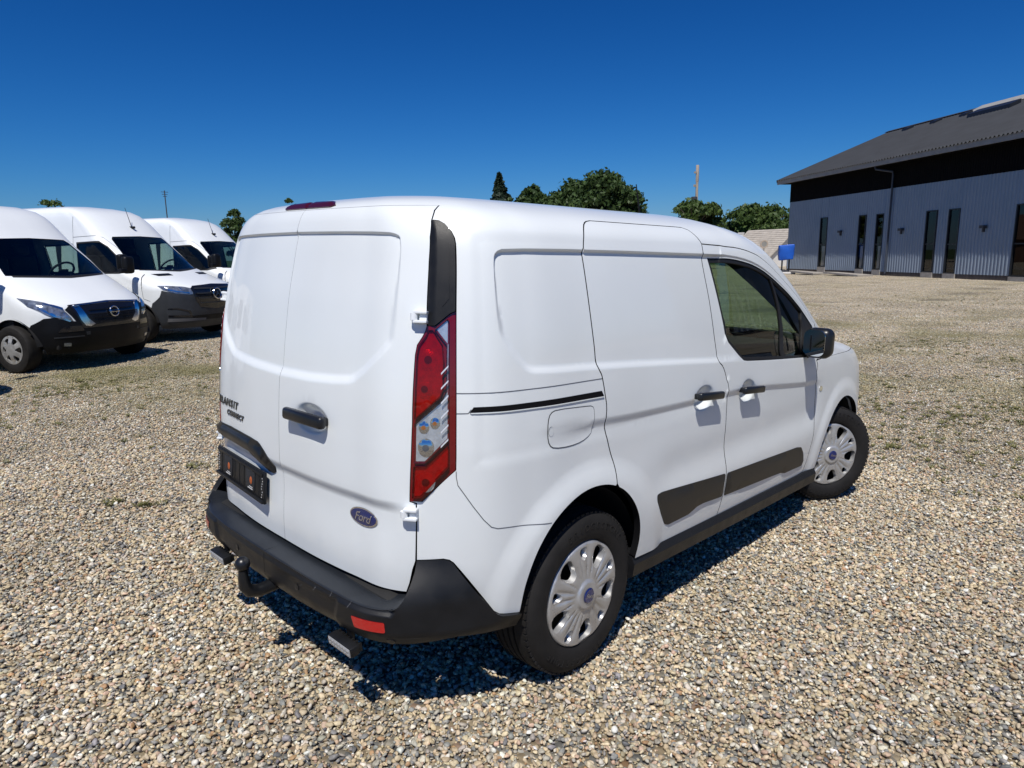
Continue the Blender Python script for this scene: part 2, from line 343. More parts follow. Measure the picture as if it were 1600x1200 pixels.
class Shell:
    """half body: s runs along the plan outline from the middle of the tail round the side to the middle of the nose, v runs up the profile"""
    def __init__(S, plan, prof, xmF, xmR):
        C=crom(plan); L=np.concatenate([[0],np.cumsum(np.linalg.norm(np.diff(C,axis=0),axis=1))])
        i0=np.argmin(np.abs(C[:,0])+10*(C[:,1]<C[:,1].max()*.7)); L-=L[i0]-C[i0,0]
        S.C,S.L=C,L; S.s0,S.s1=L[0],L[-1]; S.W=C[:,1].max(); S.xF0,S.xR0=C[-1,0],C[0,0]; S.xmF,S.xmR=xmF,xmR
        pr=np.array(prof,float); v=pr[:,0]; S.vmin,S.vmax=v[0],v[-1]
        S.z,S.n,S.xf,S.xr=[pchip(v,pr[:,k]) for k in (1,2,3,4)]
        S.feats=[]
    def base(S,s,v):
        s=np.asarray(s,float);v=np.asarray(v,float)
        x=np.interp(s,S.L,S.C[:,0]); y=np.interp(s,S.L,S.C[:,1])
        kf=(S.xf(v)-S.xmF)/(S.xF0-S.xmF); kr=(S.xr(v)-S.xmR)/(S.xR0-S.xmR)
        X=np.where(x>S.xmF,S.xmF+(x-S.xmF)*kf,np.where(x<S.xmR,S.xmR+(x-S.xmR)*kr,x))
        return np.stack([X,-y*(1-S.n(v)/S.W),S.z(v)],-1)
    def bnorm(S,s,v,e=4e-3,f=None):
        f=f or S.base; a=f(s+e,v)-f(s-e,v); b=f(s,v+e)-f(s,v-e); n=np.cross(a,b)
        l=np.linalg.norm(n,axis=-1,keepdims=True); n=np.where(l>1e-12,n/np.maximum(l,1e-12),[0,0,1.])
        return n
    def P(S,s,v):
        s=np.asarray(s,float);v=np.asarray(v,float)
        p=S.base(s,v)
        if S.feats:
            d=0
            for f in S.feats: d=d+f(s,v,p)
            p=p+S.bnorm(s,v)*np.asarray(d)[...,None]
        return p
    def side(S,x,v):   # real x,v -> s on the flank
        x=np.asarray(x,float);v=np.asarray(v,float)
        kf=(S.xf(v)-S.xmF)/(S.xF0-S.xmF); kr=(S.xr(v)-S.xmR)/(S.xR0-S.xmR)
        xr=np.where(x>S.xmF,S.xmF+(x-S.xmF)/kf,np.where(x<S.xmR,S.xmR+(x-S.xmR)/kr,x))
        return np.interp(xr,S.C[:,0],S.L)
    def end(S,y,v,front):  # real |y|,v -> s on tail or nose
        yr=np.asarray(y,float)/(1-S.n(v)/S.W); k=int(np.argmax(S.C[:,1]))
        if front: return np.interp(yr,S.C[k:,1][::-1],S.L[k:][::-1])
        return np.interp(yr,S.C[:k+1,1],S.L[:k+1])
# ---------------------------------------------------------------- ground
PHI = R(1.45); PIV = Vector((.6, -.4, 0)); AX = Vector((math.cos(R(43.90737)), math.sin(R(43.90737)), 0)); LAT = Vector((AX.y, -AX.x, 0))
T_VAN = Matrix.Translation(PIV) @ Matrix.Rotation(PHI, 4, AX) @ Matrix.Translation(-PIV)
def gz(x, y):
    """height of the yard: it tips a little under the near van and levels out around it"""
    x = np.asarray(x, float); y = np.asarray(y, float)
    lat = (x - PIV.x) * LAT.x + (y - PIV.y) * LAT.y; r = np.hypot((x - 1.2), (y + .1))
    wv = 1 - ss(2.7, 8.0, r)
    near = 0.012 * np.sin(x * 1.7 + .4 * y) * np.sin(y * 1.3 + .8) * ss(3.0, 4.5, r)
    return -math.tan(PHI) * lat * wv + near
PAL = [(.36, .29, .195), (.43, .36, .255), (.285, .265, .225), (.19, .19, .185), (.45, .42, .36), (.105, .108, .112), (.29, .18, .10), (.37, .265, .20), (.56, .54, .50), (.30, .25, .17)]
PAL = [tuple(min(.8, c * k) for c, k in zip(q, (1.47, 1.45, 1.37))) for q in PAL]
PALW = np.array([.20, .17, .19, .12, .11, .055, .018, .05, .045, .055])
def pal_node(t, fac_socket):
    cr = t.nodes.new('ShaderNodeValToRGB'); cr.color_ramp.interpolation = 'CONSTANT'; pos = np.concatenate([[0], np.cumsum(PALW)[:-1]])
    els = cr.color_ramp.elements
    while len(els) < len(PAL): els.new(.5)
    for e_, p_, c_ in zip(els, pos, PAL): e_.position = float(p_); e_.color = (*c_, 1)
    t.links.new(fac_socket, cr.inputs[0]); return cr
def moss_mask(t, tc):
    n = t.nodes.new('ShaderNodeTexNoise'); n.inputs['Scale'].default_value = .33; n.inputs['Detail'].default_value = 7; n.inputs['Roughness'].default_value = .62; n.inputs['Distortion'].default_value = .4
    mp = t.nodes.new('ShaderNodeMapping'); mp.inputs['Location'].default_value = (3.1, 1.4, 0); t.links.new(tc, mp.inputs[0]); t.links.new(mp.outputs[0], n.inputs['Vector'])
    mr = t.nodes.new('ShaderNodeMapRange'); mr.inputs[1].default_value = .48; mr.inputs[2].default_value = .64; mr.inputs[3].default_value = 0; mr.inputs[4].default_value = .75
    t.links.new(n.outputs[0], mr.inputs[0])
    d = t.nodes.new('ShaderNodeVectorMath'); d.operation = 'DISTANCE'; d.inputs[1].default_value = (-1, -1, 0); t.links.new(tc, d.inputs[0])
    m2 = t.nodes.new('ShaderNodeMapRange'); m2.inputs[1].default_value = 4.5; m2.inputs[2].default_value = 8.5; t.links.new(d.outputs['Value'], m2.inputs[0])
    m4 = t.nodes.new('ShaderNodeMapRange'); m4.inputs[1].default_value = 12; m4.inputs[2].default_value = 24; m4.inputs[3].default_value = 1; m4.inputs[4].default_value = .3; t.links.new(d.outputs['Value'], m4.inputs[0])
    m5 = t.nodes.new('ShaderNodeMath'); m5.operation = 'MULTIPLY'; t.links.new(m2.outputs[0], m5.inputs[0]); t.links.new(m4.outputs[0], m5.inputs[1]); m2 = m5
    mu = t.nodes.new('ShaderNodeMath'); mu.operation = 'MULTIPLY'; t.links.new(mr.outputs[0], mu.inputs[0]); t.links.new(m2.outputs[0], mu.inputs[1])
    return mu.outputs[0]
def ground_material():
    m = bpy.data.materials.new('gravel_ground'); m.use_nodes = True; t = m.node_tree; p = t.nodes['Principled BSDF']; p.inputs['Roughness'].default_value = .85; p.inputs['Specular IOR Level'].default_value = .25
    tc = t.nodes.new('ShaderNodeTexCoord').outputs['Object']
    vo = t.nodes.new('ShaderNodeTexVoronoi'); vo.inputs['Scale'].default_value = 40; vo.inputs['Randomness'].default_value = 1; t.links.new(tc, vo.inputs['Vector'])
    sc = t.nodes.new('ShaderNodeSeparateColor'); t.links.new(vo.outputs['Color'], sc.inputs[0]); cr = pal_node(t, sc.outputs[0])
    n = t.nodes.new('ShaderNodeTexNoise'); n.inputs['Scale'].default_value = .9; n.inputs['Detail'].default_value = 8; t.links.new(tc, n.inputs['Vector'])
    mr = t.nodes.new('ShaderNodeMapRange'); mr.inputs[1].default_value = .3; mr.inputs[2].default_value = .7; mr.inputs[3].default_value = .70; mr.inputs[4].default_value = 1.02; t.links.new(n.outputs[0], mr.inputs[0])
    mx = t.nodes.new('ShaderNodeMix'); mx.data_type = 'RGBA'; mx.blend_type = 'MULTIPLY'; mx.inputs[0].default_value = 1; t.links.new(cr.outputs[0], mx.inputs[6])
    cb = t.nodes.new('ShaderNodeCombineColor'); [t.links.new(mr.outputs[0], cb.inputs[k]) for k in range(3)]; t.links.new(cb.outputs[0], mx.inputs[7])
    mm = t.nodes.new('ShaderNodeMix'); mm.data_type = 'RGBA'; mm.inputs[7].default_value = (.21, .195, .07, 1); t.links.new(moss_mask(t, tc), mm.inputs[0]); t.links.new(mx.outputs[2], mm.inputs[6])
    # crevice shade between the loose stones, painted by darkening the ground colour
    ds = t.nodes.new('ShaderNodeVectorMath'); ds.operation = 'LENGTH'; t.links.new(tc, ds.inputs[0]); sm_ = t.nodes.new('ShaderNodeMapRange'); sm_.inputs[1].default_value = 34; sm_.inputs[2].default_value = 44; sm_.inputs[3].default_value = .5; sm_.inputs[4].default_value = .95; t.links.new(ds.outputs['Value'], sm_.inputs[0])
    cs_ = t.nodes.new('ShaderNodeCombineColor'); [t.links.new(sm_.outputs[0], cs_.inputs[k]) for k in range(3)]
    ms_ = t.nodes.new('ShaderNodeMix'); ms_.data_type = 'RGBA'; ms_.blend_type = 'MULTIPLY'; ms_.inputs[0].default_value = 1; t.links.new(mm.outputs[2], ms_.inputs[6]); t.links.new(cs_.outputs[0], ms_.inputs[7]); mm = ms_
    # meadow beyond the yard
    d = t.nodes.new('ShaderNodeVectorMath'); d.operation = 'LENGTH'; t.links.new(tc, d.inputs[0]); far = t.nodes.new('ShaderNodeMapRange'); far.inputs[1].default_value = 75; far.inputs[2].default_value = 90; t.links.new(d.outputs['Value'], far.inputs[0])
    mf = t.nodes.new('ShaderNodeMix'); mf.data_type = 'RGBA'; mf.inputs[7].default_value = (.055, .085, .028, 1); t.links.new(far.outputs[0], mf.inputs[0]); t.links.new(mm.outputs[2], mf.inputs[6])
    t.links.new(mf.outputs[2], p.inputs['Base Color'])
    b = t.nodes.new('ShaderNodeBump'); b.inputs['Strength'].default_value = .9; b.inputs['Distance'].default_value = .012; b.invert = True; t.links.new(vo.outputs['Distance'], b.inputs['Height']); t.links.new(b.outputs[0], p.inputs['Normal'])
    return m
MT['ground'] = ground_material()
def build_ground():
    xs = np.unique(np.concatenate([np.linspace(-10, 14, 97), np.array([-700, -300, -120, -60, -40, -28, -20, -15, 18, 24, 32, 45, 60, 90, 150, 300, 700])]))
    X, Y = np.meshgrid(xs, xs, indexing='ij'); Z = gz(X, Y) - .012; n = len(xs)
    me = bpy.data.meshes.new('ground'); V = np.stack([X.ravel(), Y.ravel(), Z.ravel()], 1)
    F = [(i * n + j, (i + 1) * n + j, (i + 1) * n + j + 1, i * n + j + 1) for i in range(n - 1) for j in range(n - 1)]
    me.from_pydata(V.tolist(), [], F); me.polygons.foreach_set('use_smooth', [True] * len(F))
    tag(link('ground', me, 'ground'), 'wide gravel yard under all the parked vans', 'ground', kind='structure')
build_ground()

# loose stones: square tiles of real pebbles laid over the near yard
def stone_tile_mesh(name, seed, n, detail, dmin, dmax, size=1.0):
    g = np.random.default_rng(seed)
    bm = bmesh.new(); bmesh.ops.create_icosphere(bm, subdivisions=detail, radius=1.0); bv = np.array([v.co[:] for v in bm.verts]); bf = np.array([[v.index for v in f.verts] for f in bm.faces]); bm.free()
    nv = len(bv); c = g.random((n, 2)) * size; d = dmin * (dmax / dmin) ** (g.random(n) ** 1.5)
    q = g.normal(size=(n, 4)); 
    V = np.empty((n, nv, 3))
    k1 = g.normal(size=(n, 3, 3)) * 1.3; ph = g.random((n, 3)) * 6.28
    dirs = np.einsum('vk,nik->nvi', bv, k1) + ph[:, None, :]
    rad = 1 + .13 * np.sin(dirs).sum(2)
    # a few flat chips cut into each stone
    for _ in range(6):
        pn = g.normal(size=(n, 3)); pn /= np.linalg.norm(pn, axis=1, keepdims=True); pd = g.uniform(.45, .8, n)
        pr = bv @ pn.T  # nv,n
        lim = np.where(pr.T > .05, pd[:, None] / np.maximum(pr.T, .05), 9); rad = np.minimum(rad, lim)
    V = bv[None] * rad[:, :, None]
    ax = np.stack([g.uniform(.8, 1.25, n), g.uniform(.6, .95, n), g.uniform(.38, .72, n)], 1)
    V = V * ax[:, None, :] * (d / 2)[:, None, None]
    th = g.random(n) * 6.28; tl = g.normal(0, .35, (n, 2))
    def rx(a): z = np.zeros_like(a); o = z + 1; return np.stack([np.stack([o, z, z], 1), np.stack([z, np.cos(a), -np.sin(a)], 1), np.stack([z, np.sin(a), np.cos(a)], 1)], 1)
    def ry(a): z = np.zeros_like(a); o = z + 1; return np.stack([np.stack([np.cos(a), z, np.sin(a)], 1), np.stack([z, o, z], 1), np.stack([-np.sin(a), z, np.cos(a)], 1)], 1)
    def rz(a): z = np.zeros_like(a); o = z + 1; return np.stack([np.stack([np.cos(a), -np.sin(a), z], 1), np.stack([np.sin(a), np.cos(a), z], 1), np.stack([z, z, o], 1)], 1)
    RR = rz(th) @ rx(tl[:, 0]) @ ry(tl[:, 1]); V = np.einsum('nij,nvj->nvi', RR, V)
    zc = g.random(n) ** 1.6 * .016 - .002 + d * .12
    V += np.concatenate([c - size / 2, zc[:, None]], 1)[:, None, :]
    F = (bf[None] + (np.arange(n) * nv)[:, None, None]).reshape(-1, 3)
    me = bpy.data.meshes.new(name); me.vertices.add(n * nv); me.vertices.foreach_set('co', V.astype(np.float32).ravel())
    me.loops.add(len(F) * 3); me.loops.foreach_set('vertex_index', F.astype(np.int32).ravel()); me.polygons.add(len(F)); me.polygons.foreach_set('loop_start', np.arange(0, len(F) * 3, 3, dtype=np.int32)); me.polygons.foreach_set('use_smooth', np.ones(len(F), bool)); me.update()
    pi = g.choice(len(PAL), n, p=PALW / PALW.sum()); colr = np.array(PAL)[pi] * g.uniform(.80, 1.15, (n, 1)) * g.normal(1, .02, (n, 3))
    at = me.attributes.new('stone', 'FLOAT_COLOR', 'POINT'); at.data.foreach_set('color', np.repeat(np.concatenate([np.clip(colr, .01, .85), np.ones((n, 1))], 1), nv, 0).astype(np.float32).ravel())
    return me
def stone_material():
    m = bpy.data.materials.new('pebble'); m.use_nodes = True; t = m.node_tree; p = t.nodes['Principled BSDF']; p.inputs['Roughness'].default_value = .62; p.inputs['Specular IOR Level'].default_value = .35
    a = t.nodes.new('ShaderNodeAttribute'); a.attribute_name = 'stone'; tc = t.nodes.new('ShaderNodeTexCoord').outputs['Object']; geo = t.nodes.new('ShaderNodeNewGeometry').outputs['Position']
    n = t.nodes.new('ShaderNodeTexNoise'); n.inputs['Scale'].default_value = 130; n.inputs['Detail'].default_value = 5; t.links.new(tc, n.inputs['Vector'])
    mr = t.nodes.new('ShaderNodeMapRange'); mr.inputs[1].default_value = .3; mr.inputs[2].default_value = .7; mr.inputs[3].default_value = .72; mr.inputs[4].default_value = 1.18; t.links.new(n.outputs[0], mr.inputs[0])
    cb = t.nodes.new('ShaderNodeCombineColor'); [t.links.new(mr.outputs[0], cb.inputs[k]) for k in range(3)]
    mx = t.nodes.new('ShaderNodeMix'); mx.data_type = 'RGBA'; mx.blend_type = 'MULTIPLY'; mx.inputs[0].default_value = 1; t.links.new(a.outputs['Color'], mx.inputs[6]); t.links.new(cb.outputs[0], mx.inputs[7])
    mm = t.nodes.new('ShaderNodeMix'); mm.data_type = 'RGBA'; mm.inputs[7].default_value = (.21, .195, .07, 1); t.links.new(moss_mask(t, geo), mm.inputs[0]); t.links.new(mx.outputs[2], mm.inputs[6])
    n3 = t.nodes.new('ShaderNodeTexNoise'); n3.inputs['Scale'].default_value = .8; n3.inputs['Detail'].default_value = 6; t.links.new(geo, n3.inputs['Vector'])
    m3 = t.nodes.new('ShaderNodeMapRange'); m3.inputs[1].default_value = .3; m3.inputs[2].default_value = .7; m3.inputs[3].default_value = .82; m3.inputs[4].default_value = 1.14; t.links.new(n3.outputs[0], m3.inputs[0])
    c3 = t.nodes.new('ShaderNodeCombineColor'); [t.links.new(m3.outputs[0], c3.inputs[k]) for k in range(3)]
    x3 = t.nodes.new('ShaderNodeMix'); x3.data_type = 'RGBA'; x3.blend_type = 'MULTIPLY'; x3.inputs[0].default_value = 1; t.links.new(mm.outputs[2], x3.inputs[6]); t.links.new(c3.outputs[0], x3.inputs[7])
    t.links.new(x3.outputs[2], p.inputs['Base Color']); return m
MT['stone'] = stone_material()
def scatter_object(name, coll, pts, rots, idx, label, cat, scales=None):
    """one object whose points carry instances of the meshes in coll"""
    me = bpy.data.meshes.new(name); me.vertices.add(len(pts)); me.vertices.foreach_set('co', np.asarray(pts, np.float32).ravel())
    a = me.attributes.new('rot', 'FLOAT_VECTOR', 'POINT'); a.data.foreach_set('vector', np.asarray(rots, np.float32).ravel())
    a = me.attributes.new('pick', 'INT', 'POINT'); a.data.foreach_set('value', np.asarray(idx, np.int32))
    a = me.attributes.new('size', 'FLOAT', 'POINT'); a.data.foreach_set('value', np.asarray(scales if scales is not None else np.ones(len(pts)), np.float32))
    o = bpy.data.objects.new(name, me); COL.objects.link(o)
    g = bpy.data.node_groups.new(name + '_scatter', 'GeometryNodeTree'); g.interface.new_socket('Geometry', in_out='INPUT', socket_type='NodeSocketGeometry'); g.interface.new_socket('Geometry', in_out='OUTPUT', socket_type='NodeSocketGeometry')
    N = g.nodes; L = g.links; gi = N.new('NodeGroupInput'); go = N.new('NodeGroupOutput'); ip = N.new('GeometryNodeInstanceOnPoints'); ci = N.new('GeometryNodeCollectionInfo'); ci.inputs['Collection'].default_value = coll; ci.inputs['Separate Children'].default_value = True; ci.inputs['Reset Children'].default_value = True
    def attr(nm, ty): n = N.new('GeometryNodeInputNamedAttribute'); n.data_type = ty; n.inputs['Name'].default_value = nm; return n.outputs[0]
    mp = N.new('GeometryNodeMeshToPoints'); L.new(gi.outputs[0], mp.inputs[0]); L.new(mp.outputs[0], ip.inputs['Points']); L.new(ci.outputs[0], ip.inputs['Instance']); ip.inputs['Pick Instance'].default_value = True
    L.new(attr('pick', 'INT'), ip.inputs['Instance Index']); L.new(attr('rot', 'FLOAT_VECTOR'), ip.inputs['Rotation']); L.new(attr('size', 'FLOAT'), ip.inputs['Scale']); L.new(ip.outputs[0], go.inputs[0])
    md = o.modifiers.new('scatter', 'NODES'); md.node_group = g
    return tag(o, label, cat, kind='stuff')
def build_gravel():
    coll = bpy.data.collections.new('pebble_sources')
    for k in range(4):      # near tiles: rounder pebbles
        o = bpy.data.objects.new('a_near_%d' % k, stone_tile_mesh('pebbles', 100 + k, 2000, 2, .010, .033, .5)); coll.objects.link(o); o.data.materials.append(MT['stone'])
    for k in range(4):      # distant tiles: the same stones with fewer faces
        o = bpy.data.objects.new('b_far_%d' % k, stone_tile_mesh('pebbles', 200 + k, 5800, 1, .0115, .033, 1.0)); coll.objects.link(o); o.data.materials.append(MT['stone'])
    P, Q, I = [], [], []; g = np.random.default_rng(3)
    def put(x, y, kind, sz):
        e_ = .3; z = float(gz(x, y)); nx = -float(gz(x + e_, y) - gz(x - e_, y)) / (2 * e_); ny = -float(gz(x, y + e_) - gz(x, y - e_)) / (2 * e_)
        spin = math.pi / 2 * int(g.integers(4)); q = Vector((nx, ny, 1)).normalized(); mt = Vector((0, 0, 1)).rotation_difference(q).to_matrix() @ Matrix.Rotation(spin, 3, 'Z')
        P.append((x, y, z - .012)); Q.append(tuple(mt.to_euler())); I.append(kind)
    half = np.arange(-10, 20, .5)
    for x in np.arange(-9.5, 48.5, 1.0):
        for y in np.arange(-14.5, 42.5, 1.0):
            d = Vector((x - CAM.x, y - CAM.y, 0)); dep = d.dot(Vector((FWD.x, FWD.y, 0)).normalized()); lt = d.dot(Vector((RGT.x, RGT.y, 0)).normalized())
            if dep < -.6 or abs(lt) > dep * .78 + 2.6 or dep > 46: continue
            if d.length < 6.2:
                for a in (-.25, .25):
                    for b in (-.25, .25): put(x + a, y + b, int(g.integers(4)), .5)
            else: put(x, y, 4 + int(g.integers(4)), 1)
    scatter_object('gravel', coll, P, Q, I, 'mixed tan and grey gravel stones spread over the yard', 'gravel')
build_gravel()
# ---------------------------------------------------------------- the near white van
PLAN=[(-.742,0),(-.738,.25),(-.722,.45),(-.69,.61),(-.655,.70),(-.598,.825),(-.5,.872),(-.3,.9),(0,.912),(.5,.9175),(1.5,.9175),(2.2,.915),(2.7,.895),(3.0,.875),(3.25,.80),(3.42,.66),(3.51,.45),(3.55,.2),(3.56,0)]
PROF=[(.15,.15,.10,3.45,-.68),(.25,.25,.045,3.53,-.725),(.40,.40,.015,3.555,-.738),(.60,.60,0,3.56,-.742),(.80,.80,0,3.52,-.741),(.95,.95,0,3.36,-.736),(1.0,1.0,.002,3.2,-.733),
(1.08,1.08,.006,2.72,-.727),(1.2,1.2,.016,2.50,-.714),(1.4,1.4,.040,2.14,-.684),(1.55,1.55,.066,1.83,-.650),(1.62,1.615,.083,1.67,-.634),(1.68,1.665,.110,1.52,-.620),(1.74,1.702,.153,1.37,-.606),(1.8,1.730,.213,1.22,-.585),(1.88,1.755,.30,1.02,-.54),(2.0,1.776,.46,.82,-.44),(2.3,1.793,.9175,.6,-.3)]
VAN = Shell(PLAN, PROF, 1.0, -.2)
_P2 = [(-.566,.788) if q == (-.598,.825) else (-.478,.850) if q == (-.5,.872) else (-.292,.894) if q == (-.3,.9) else (-.648,.696) if q == (-.655,.70) else (-.698,.612) if q == (-.69,.61) else q for q in PLAN]
VAN.C = crom(_P2)      # tighter tail corners, same length parameter
S0, S1 = VAN.s0, VAN.s1
# pressed panels, creases and flares as relief on the skin
SIDE_REC = chaikin([(2.9,.985),(2.24,1.013),(1.22,1.088),(.92,1.103),(.67,1.125),(.05,1.173),(-.285,1.190),(-.33,1.199),(-.365,1.226),(-.436,1.304),(-.455,1.345),(-.462,1.493),(-.461,1.565),(-.45,1.588),(-.41,1.600),(.02,1.601),(.84,1.591),(1.14,1.588),(1.65,1.575),(2.03,1.55),(2.31,1.51),(2.53,1.455),(2.71,1.385),(2.82,1.29),(2.95,1.2)], 1)
REAR_REC = chaikin([(-1.9,1.123),(-1.323,1.127),(-1.041,1.145),(-.979,1.166),(-.836,1.28),(-.816,1.32),(-.818,1.5),(-.821,1.631),(-.835,1.645),(-.881,1.654),(-1.2,1.660),(-1.9,1.664)], 1)
def f_side_rec(s, v, p):
    d = sdf(SIDE_REC, s, v); k = ss(1.25, 1.55, v); wd = .034 - .026 * k; dep = .009 + .004 * k
    dep = dep * (1 - .6 * ss(.9, 1.2, s)); return -dep * ss(0, 1, d / wd)
def f_rear_rec(s, v, p):
    d = sdf(REAR_REC, s, v); k = ss(1.3, 1.6, v); wd = .040 - .032 * k; dep = .013 - .003 * k
    return -dep * ss(0, 1, d / wd) * (s < -.76)
vc = pchip([-.6,-.2,.28,.7,1.13,2.1,2.4],[1.0,.99,.967,.955,.945,.866,.85])
def f_crease(s, v, p):
    c = vc(s); a = ss(-.36, .02, s) * (1 - ss(2.06, 2.3, s)); t = ss(0, 1, (c + .022 - v) / .042) * (1 - .75 * ss(0, 1, (c - .05 - v) / .32))
    return -.0115 * a * t
def f_arch(s, v, p):
    r1 = np.hypot(s, v - .318); r2 = np.hypot(s - 2.662, v - .318)
    return .016 * (1 - ss(.43, .54, r1)) + .012 * (1 - ss(.42, .52, r2))
def f_lower(s, v, p):      # door lower halves turn in, then out again to the trim
    a = ss(.30, .62, s) * (1 - ss(2.0, 2.25, s)); return -.012 * a * np.exp(-((v - .68) / .09) ** 2)
def f_rearcrease(s, v, p):
    a = (s < -.70) * (1 - ss(-.86, -.76, s)); return -a * (.014 * ss(0, 1, (.800 - v) / .045) * (1 - .7 * ss(0, 1, (.74 - v) / .2)))
def f_upperband(s, v, p):  # shallow step that frames the cargo flank
    d = sdf(BAND, s, v); return -.004 * ss(0, 1, d / .05) * (s < 1.0)
BAND = [(-.555,.9),(-.56,1.62),(-.545,1.655),(-.5,1.668),(.9,1.664),(1.4,1.60),(1.4,.9)]
def bowl(cs, cv, rs, rv, dep):
    def f(s, v, p):
        r = np.hypot((s - cs) / rs, (v - cv) / rv); return -dep * (1 - ss(.35, 1.0, r))
    return f
VAN.feats = [f_side_rec, f_rear_rec, f_crease, f_arch, f_lower, f_rearcrease, f_upperband, bowl(.80, .962, .095, .062, .032), bowl(1.245, .938, .095, .062, .032), bowl(-1.24, 1.005, .115, .058, .034)]
SURF = VAN.P
REAR_BOWL = VAN.feats.pop()
def SURF_R(s, v):      # the handle side of the tail
    s = np.asarray(s, float); v = np.asarray(v, float); VAN.feats.append(REAR_BOWL); p = VAN.P(s, v); VAN.feats.pop(); return p
def ring_pts(poly, dists):
    """offset copies of an outline, so the mesh follows the step it carries"""
    return [(inset(resample(poly, .02), d_), True) for d_ in dists]
LOOPS_SIDE = ring_pts(SIDE_REC, (-.002, .002, .004, .006, .009, .018, .034))
LOOPS_REAR = ring_pts(REAR_REC, (-.002, .002, .004, .006, .009, .016, .026, .040))
def circ(cs, cv, rs, rv, n=28): return [(cs + rs * math.cos(a), cv + rv * math.sin(a)) for a in np.linspace(0, 2 * math.pi, n, endpoint=False)]
def bowl_loops(cs, cv, rs, rv): return [(circ(cs, cv, rs * k, rv * k), True) for k in (.3, .5, .7, .85, 1.0)]
def line_loops(f, s0, s1, ds): return [([(s_, float(f(s_)) + d_) for s_ in np.arange(s0, s1, .03)], False) for d_ in ds]

van = empty('panel_van'); van.matrix_world = T_VAN
tag(van, 'white panel van with black rear bumper and tow ball, nearest the camera', 'van')
G = .0026
def sm(pts, n=6): return [tuple(q) for q in crom(pts, n)]
GAP_REAR = [(-.779,.487),(-.768,.522),(-.758,.571),(-.748,.601),(-.746,.642),(-.743,.730),(-.743,.797),(-.764,.803),(-.762,.886),(-.757,1.056),(-.757,1.101),(-.756,1.154),(-.753,1.233),(-.751,1.269),(-.745,1.298),(-.727,1.321),(-.715,1.339),(-.709,1.357),(-.711,1.416),(-.711,1.473),(-.710,1.551),(-.705,1.635),(-.688,1.698),(-.650,1.758),(-.608,1.80)]
GS_R = [(.127,1.7385),(.096,1.730),(.072,1.715),(.049,1.690),(.022,1.640),(.010,1.606),(.017,1.413),(.028,1.255),(.037,1.177),(.052,1.152),(.056,1.137),(.068,1.08),(.076,1.04),(.074,.977),(.104,.874),(.132,.798),(.136,.729)]
GS_T = [(.127,1.7385),(.72,1.735),(.763,1.733),(.796,1.717),(.845,1.638)]
GS_F = [(.845,1.638),(.842,1.59),(.872,1.385),(.912,1.166),(.929,1.106),(.953,1.09),(.997,1.021),(1.022,.947),(1.027,.845),(1.038,.687),(1.058,.555),(1.050,.439),(1.021,.326)]
DOOR_TOP = [(.845,1.638),(1.041,1.631),(1.674,1.621),(2.057,1.603),(2.399,1.57),(2.616,1.517),(2.762,1.447),(2.861,1.369),(2.915,1.29)]
GD_F = [(2.915,1.29),(2.92,1.2),(2.83,1.12),(2.64,1.06),(2.45,1.02),(2.266,.996),(2.18,.93),(2.152,.855),(2.154,.627),(2.157,.54),(2.127,.399),(2.102,.318)]
ARCH_R = [(.093,.734),(.011,.746),(-.104,.734),(-.219,.675),(-.291,.596),(-.346,.486),(-.361,.378)]
ARCH_R2 = [(.136,.729),(.18,.693),(.253,.622),(.298,.537),(.311,.452),(.299,.369)]
BUMP_TOP = [(-.367,.378),(-.45,.399),(-.47,.412),(-.612,.598),(-.625,.607),(-.645,.611),(-.746,.603)]
LAMP = [(-.764,.803),(-.721,.806),(-.605,.910),(-.605,1.402),(-.623,1.395),(-.677,1.357)] + GAP_REAR[17:7:-1]
CAP = [(-.709,1.357),(-.677,1.357),(-.623,1.395),(-.605,1.402),(-.606,1.613),(-.608,1.632),(-.616,1.655),(-.634,1.680),(-.655,1.694),(-.688,1.698)] + GAP_REAR[21:17:-1]
WIN = [(.892,1.574),(1.136,1.572),(1.643,1.558),(2.023,1.532),(2.299,1.493),(2.513,1.438),(2.689,1.367),(2.794,1.276),(2.835,1.195),(2.80,1.14),(2.60,1.065),(2.43,1.035),(2.286,1.028),(1.969,1.045),(1.30,1.086),(1.245,1.092),(1.215,1.105),(1.03,1.19),(1.0,1.215),(.985,1.271)]
ARCH = sm([(.299,.369),(.311,.452),(.298,.537),(.253,.622),(.18,.693),(.093,.734),(.011,.747),(-.104,.733),(-.219,.675),(-.291,.596),(-.342,.486),(-.361,.378)], 8)
ki = min(range(len(ARCH)), key=lambda i: abs(ARCH[i][0] - .138)); ARCH_R2 = [GS_R[-1]] + ARCH[:ki][::-1]; ARCH_R = ARCH[ki + 1:]
GS_R = sm(GS_R[:6], 4)[:-1] + sm(GS_R[5:], 4); GS_F = sm(GS_F, 4); DOOR_TOP = sm(DOOR_TOP, 4); GD_F0 = GD_F; WIN = sm(WIN[:9], 4)[:-1] + sm(WIN[8:14], 4)[:-1] + WIN[13:]
side_out = [(-.608,1.80)] + [(s_, 1.80) for s_ in np.linspace(-.5, 3.12, 60)] + [(3.12, v_) for v_ in np.linspace(1.78, 1.078, 30)] + [(2.83,1.073),(2.64,1.06)] + GD_F[1:3][::-1] + DOOR_TOP[::-1] + GS_T[::-1][1:] + GS_R[1:] + ARCH_R[:-1] + [(-.362, .379)] + BUMP_TOP[1:] + GAP_REAR[5:8] + LAMP[1:4] + CAP[4:10] + GAP_REAR[23:24]
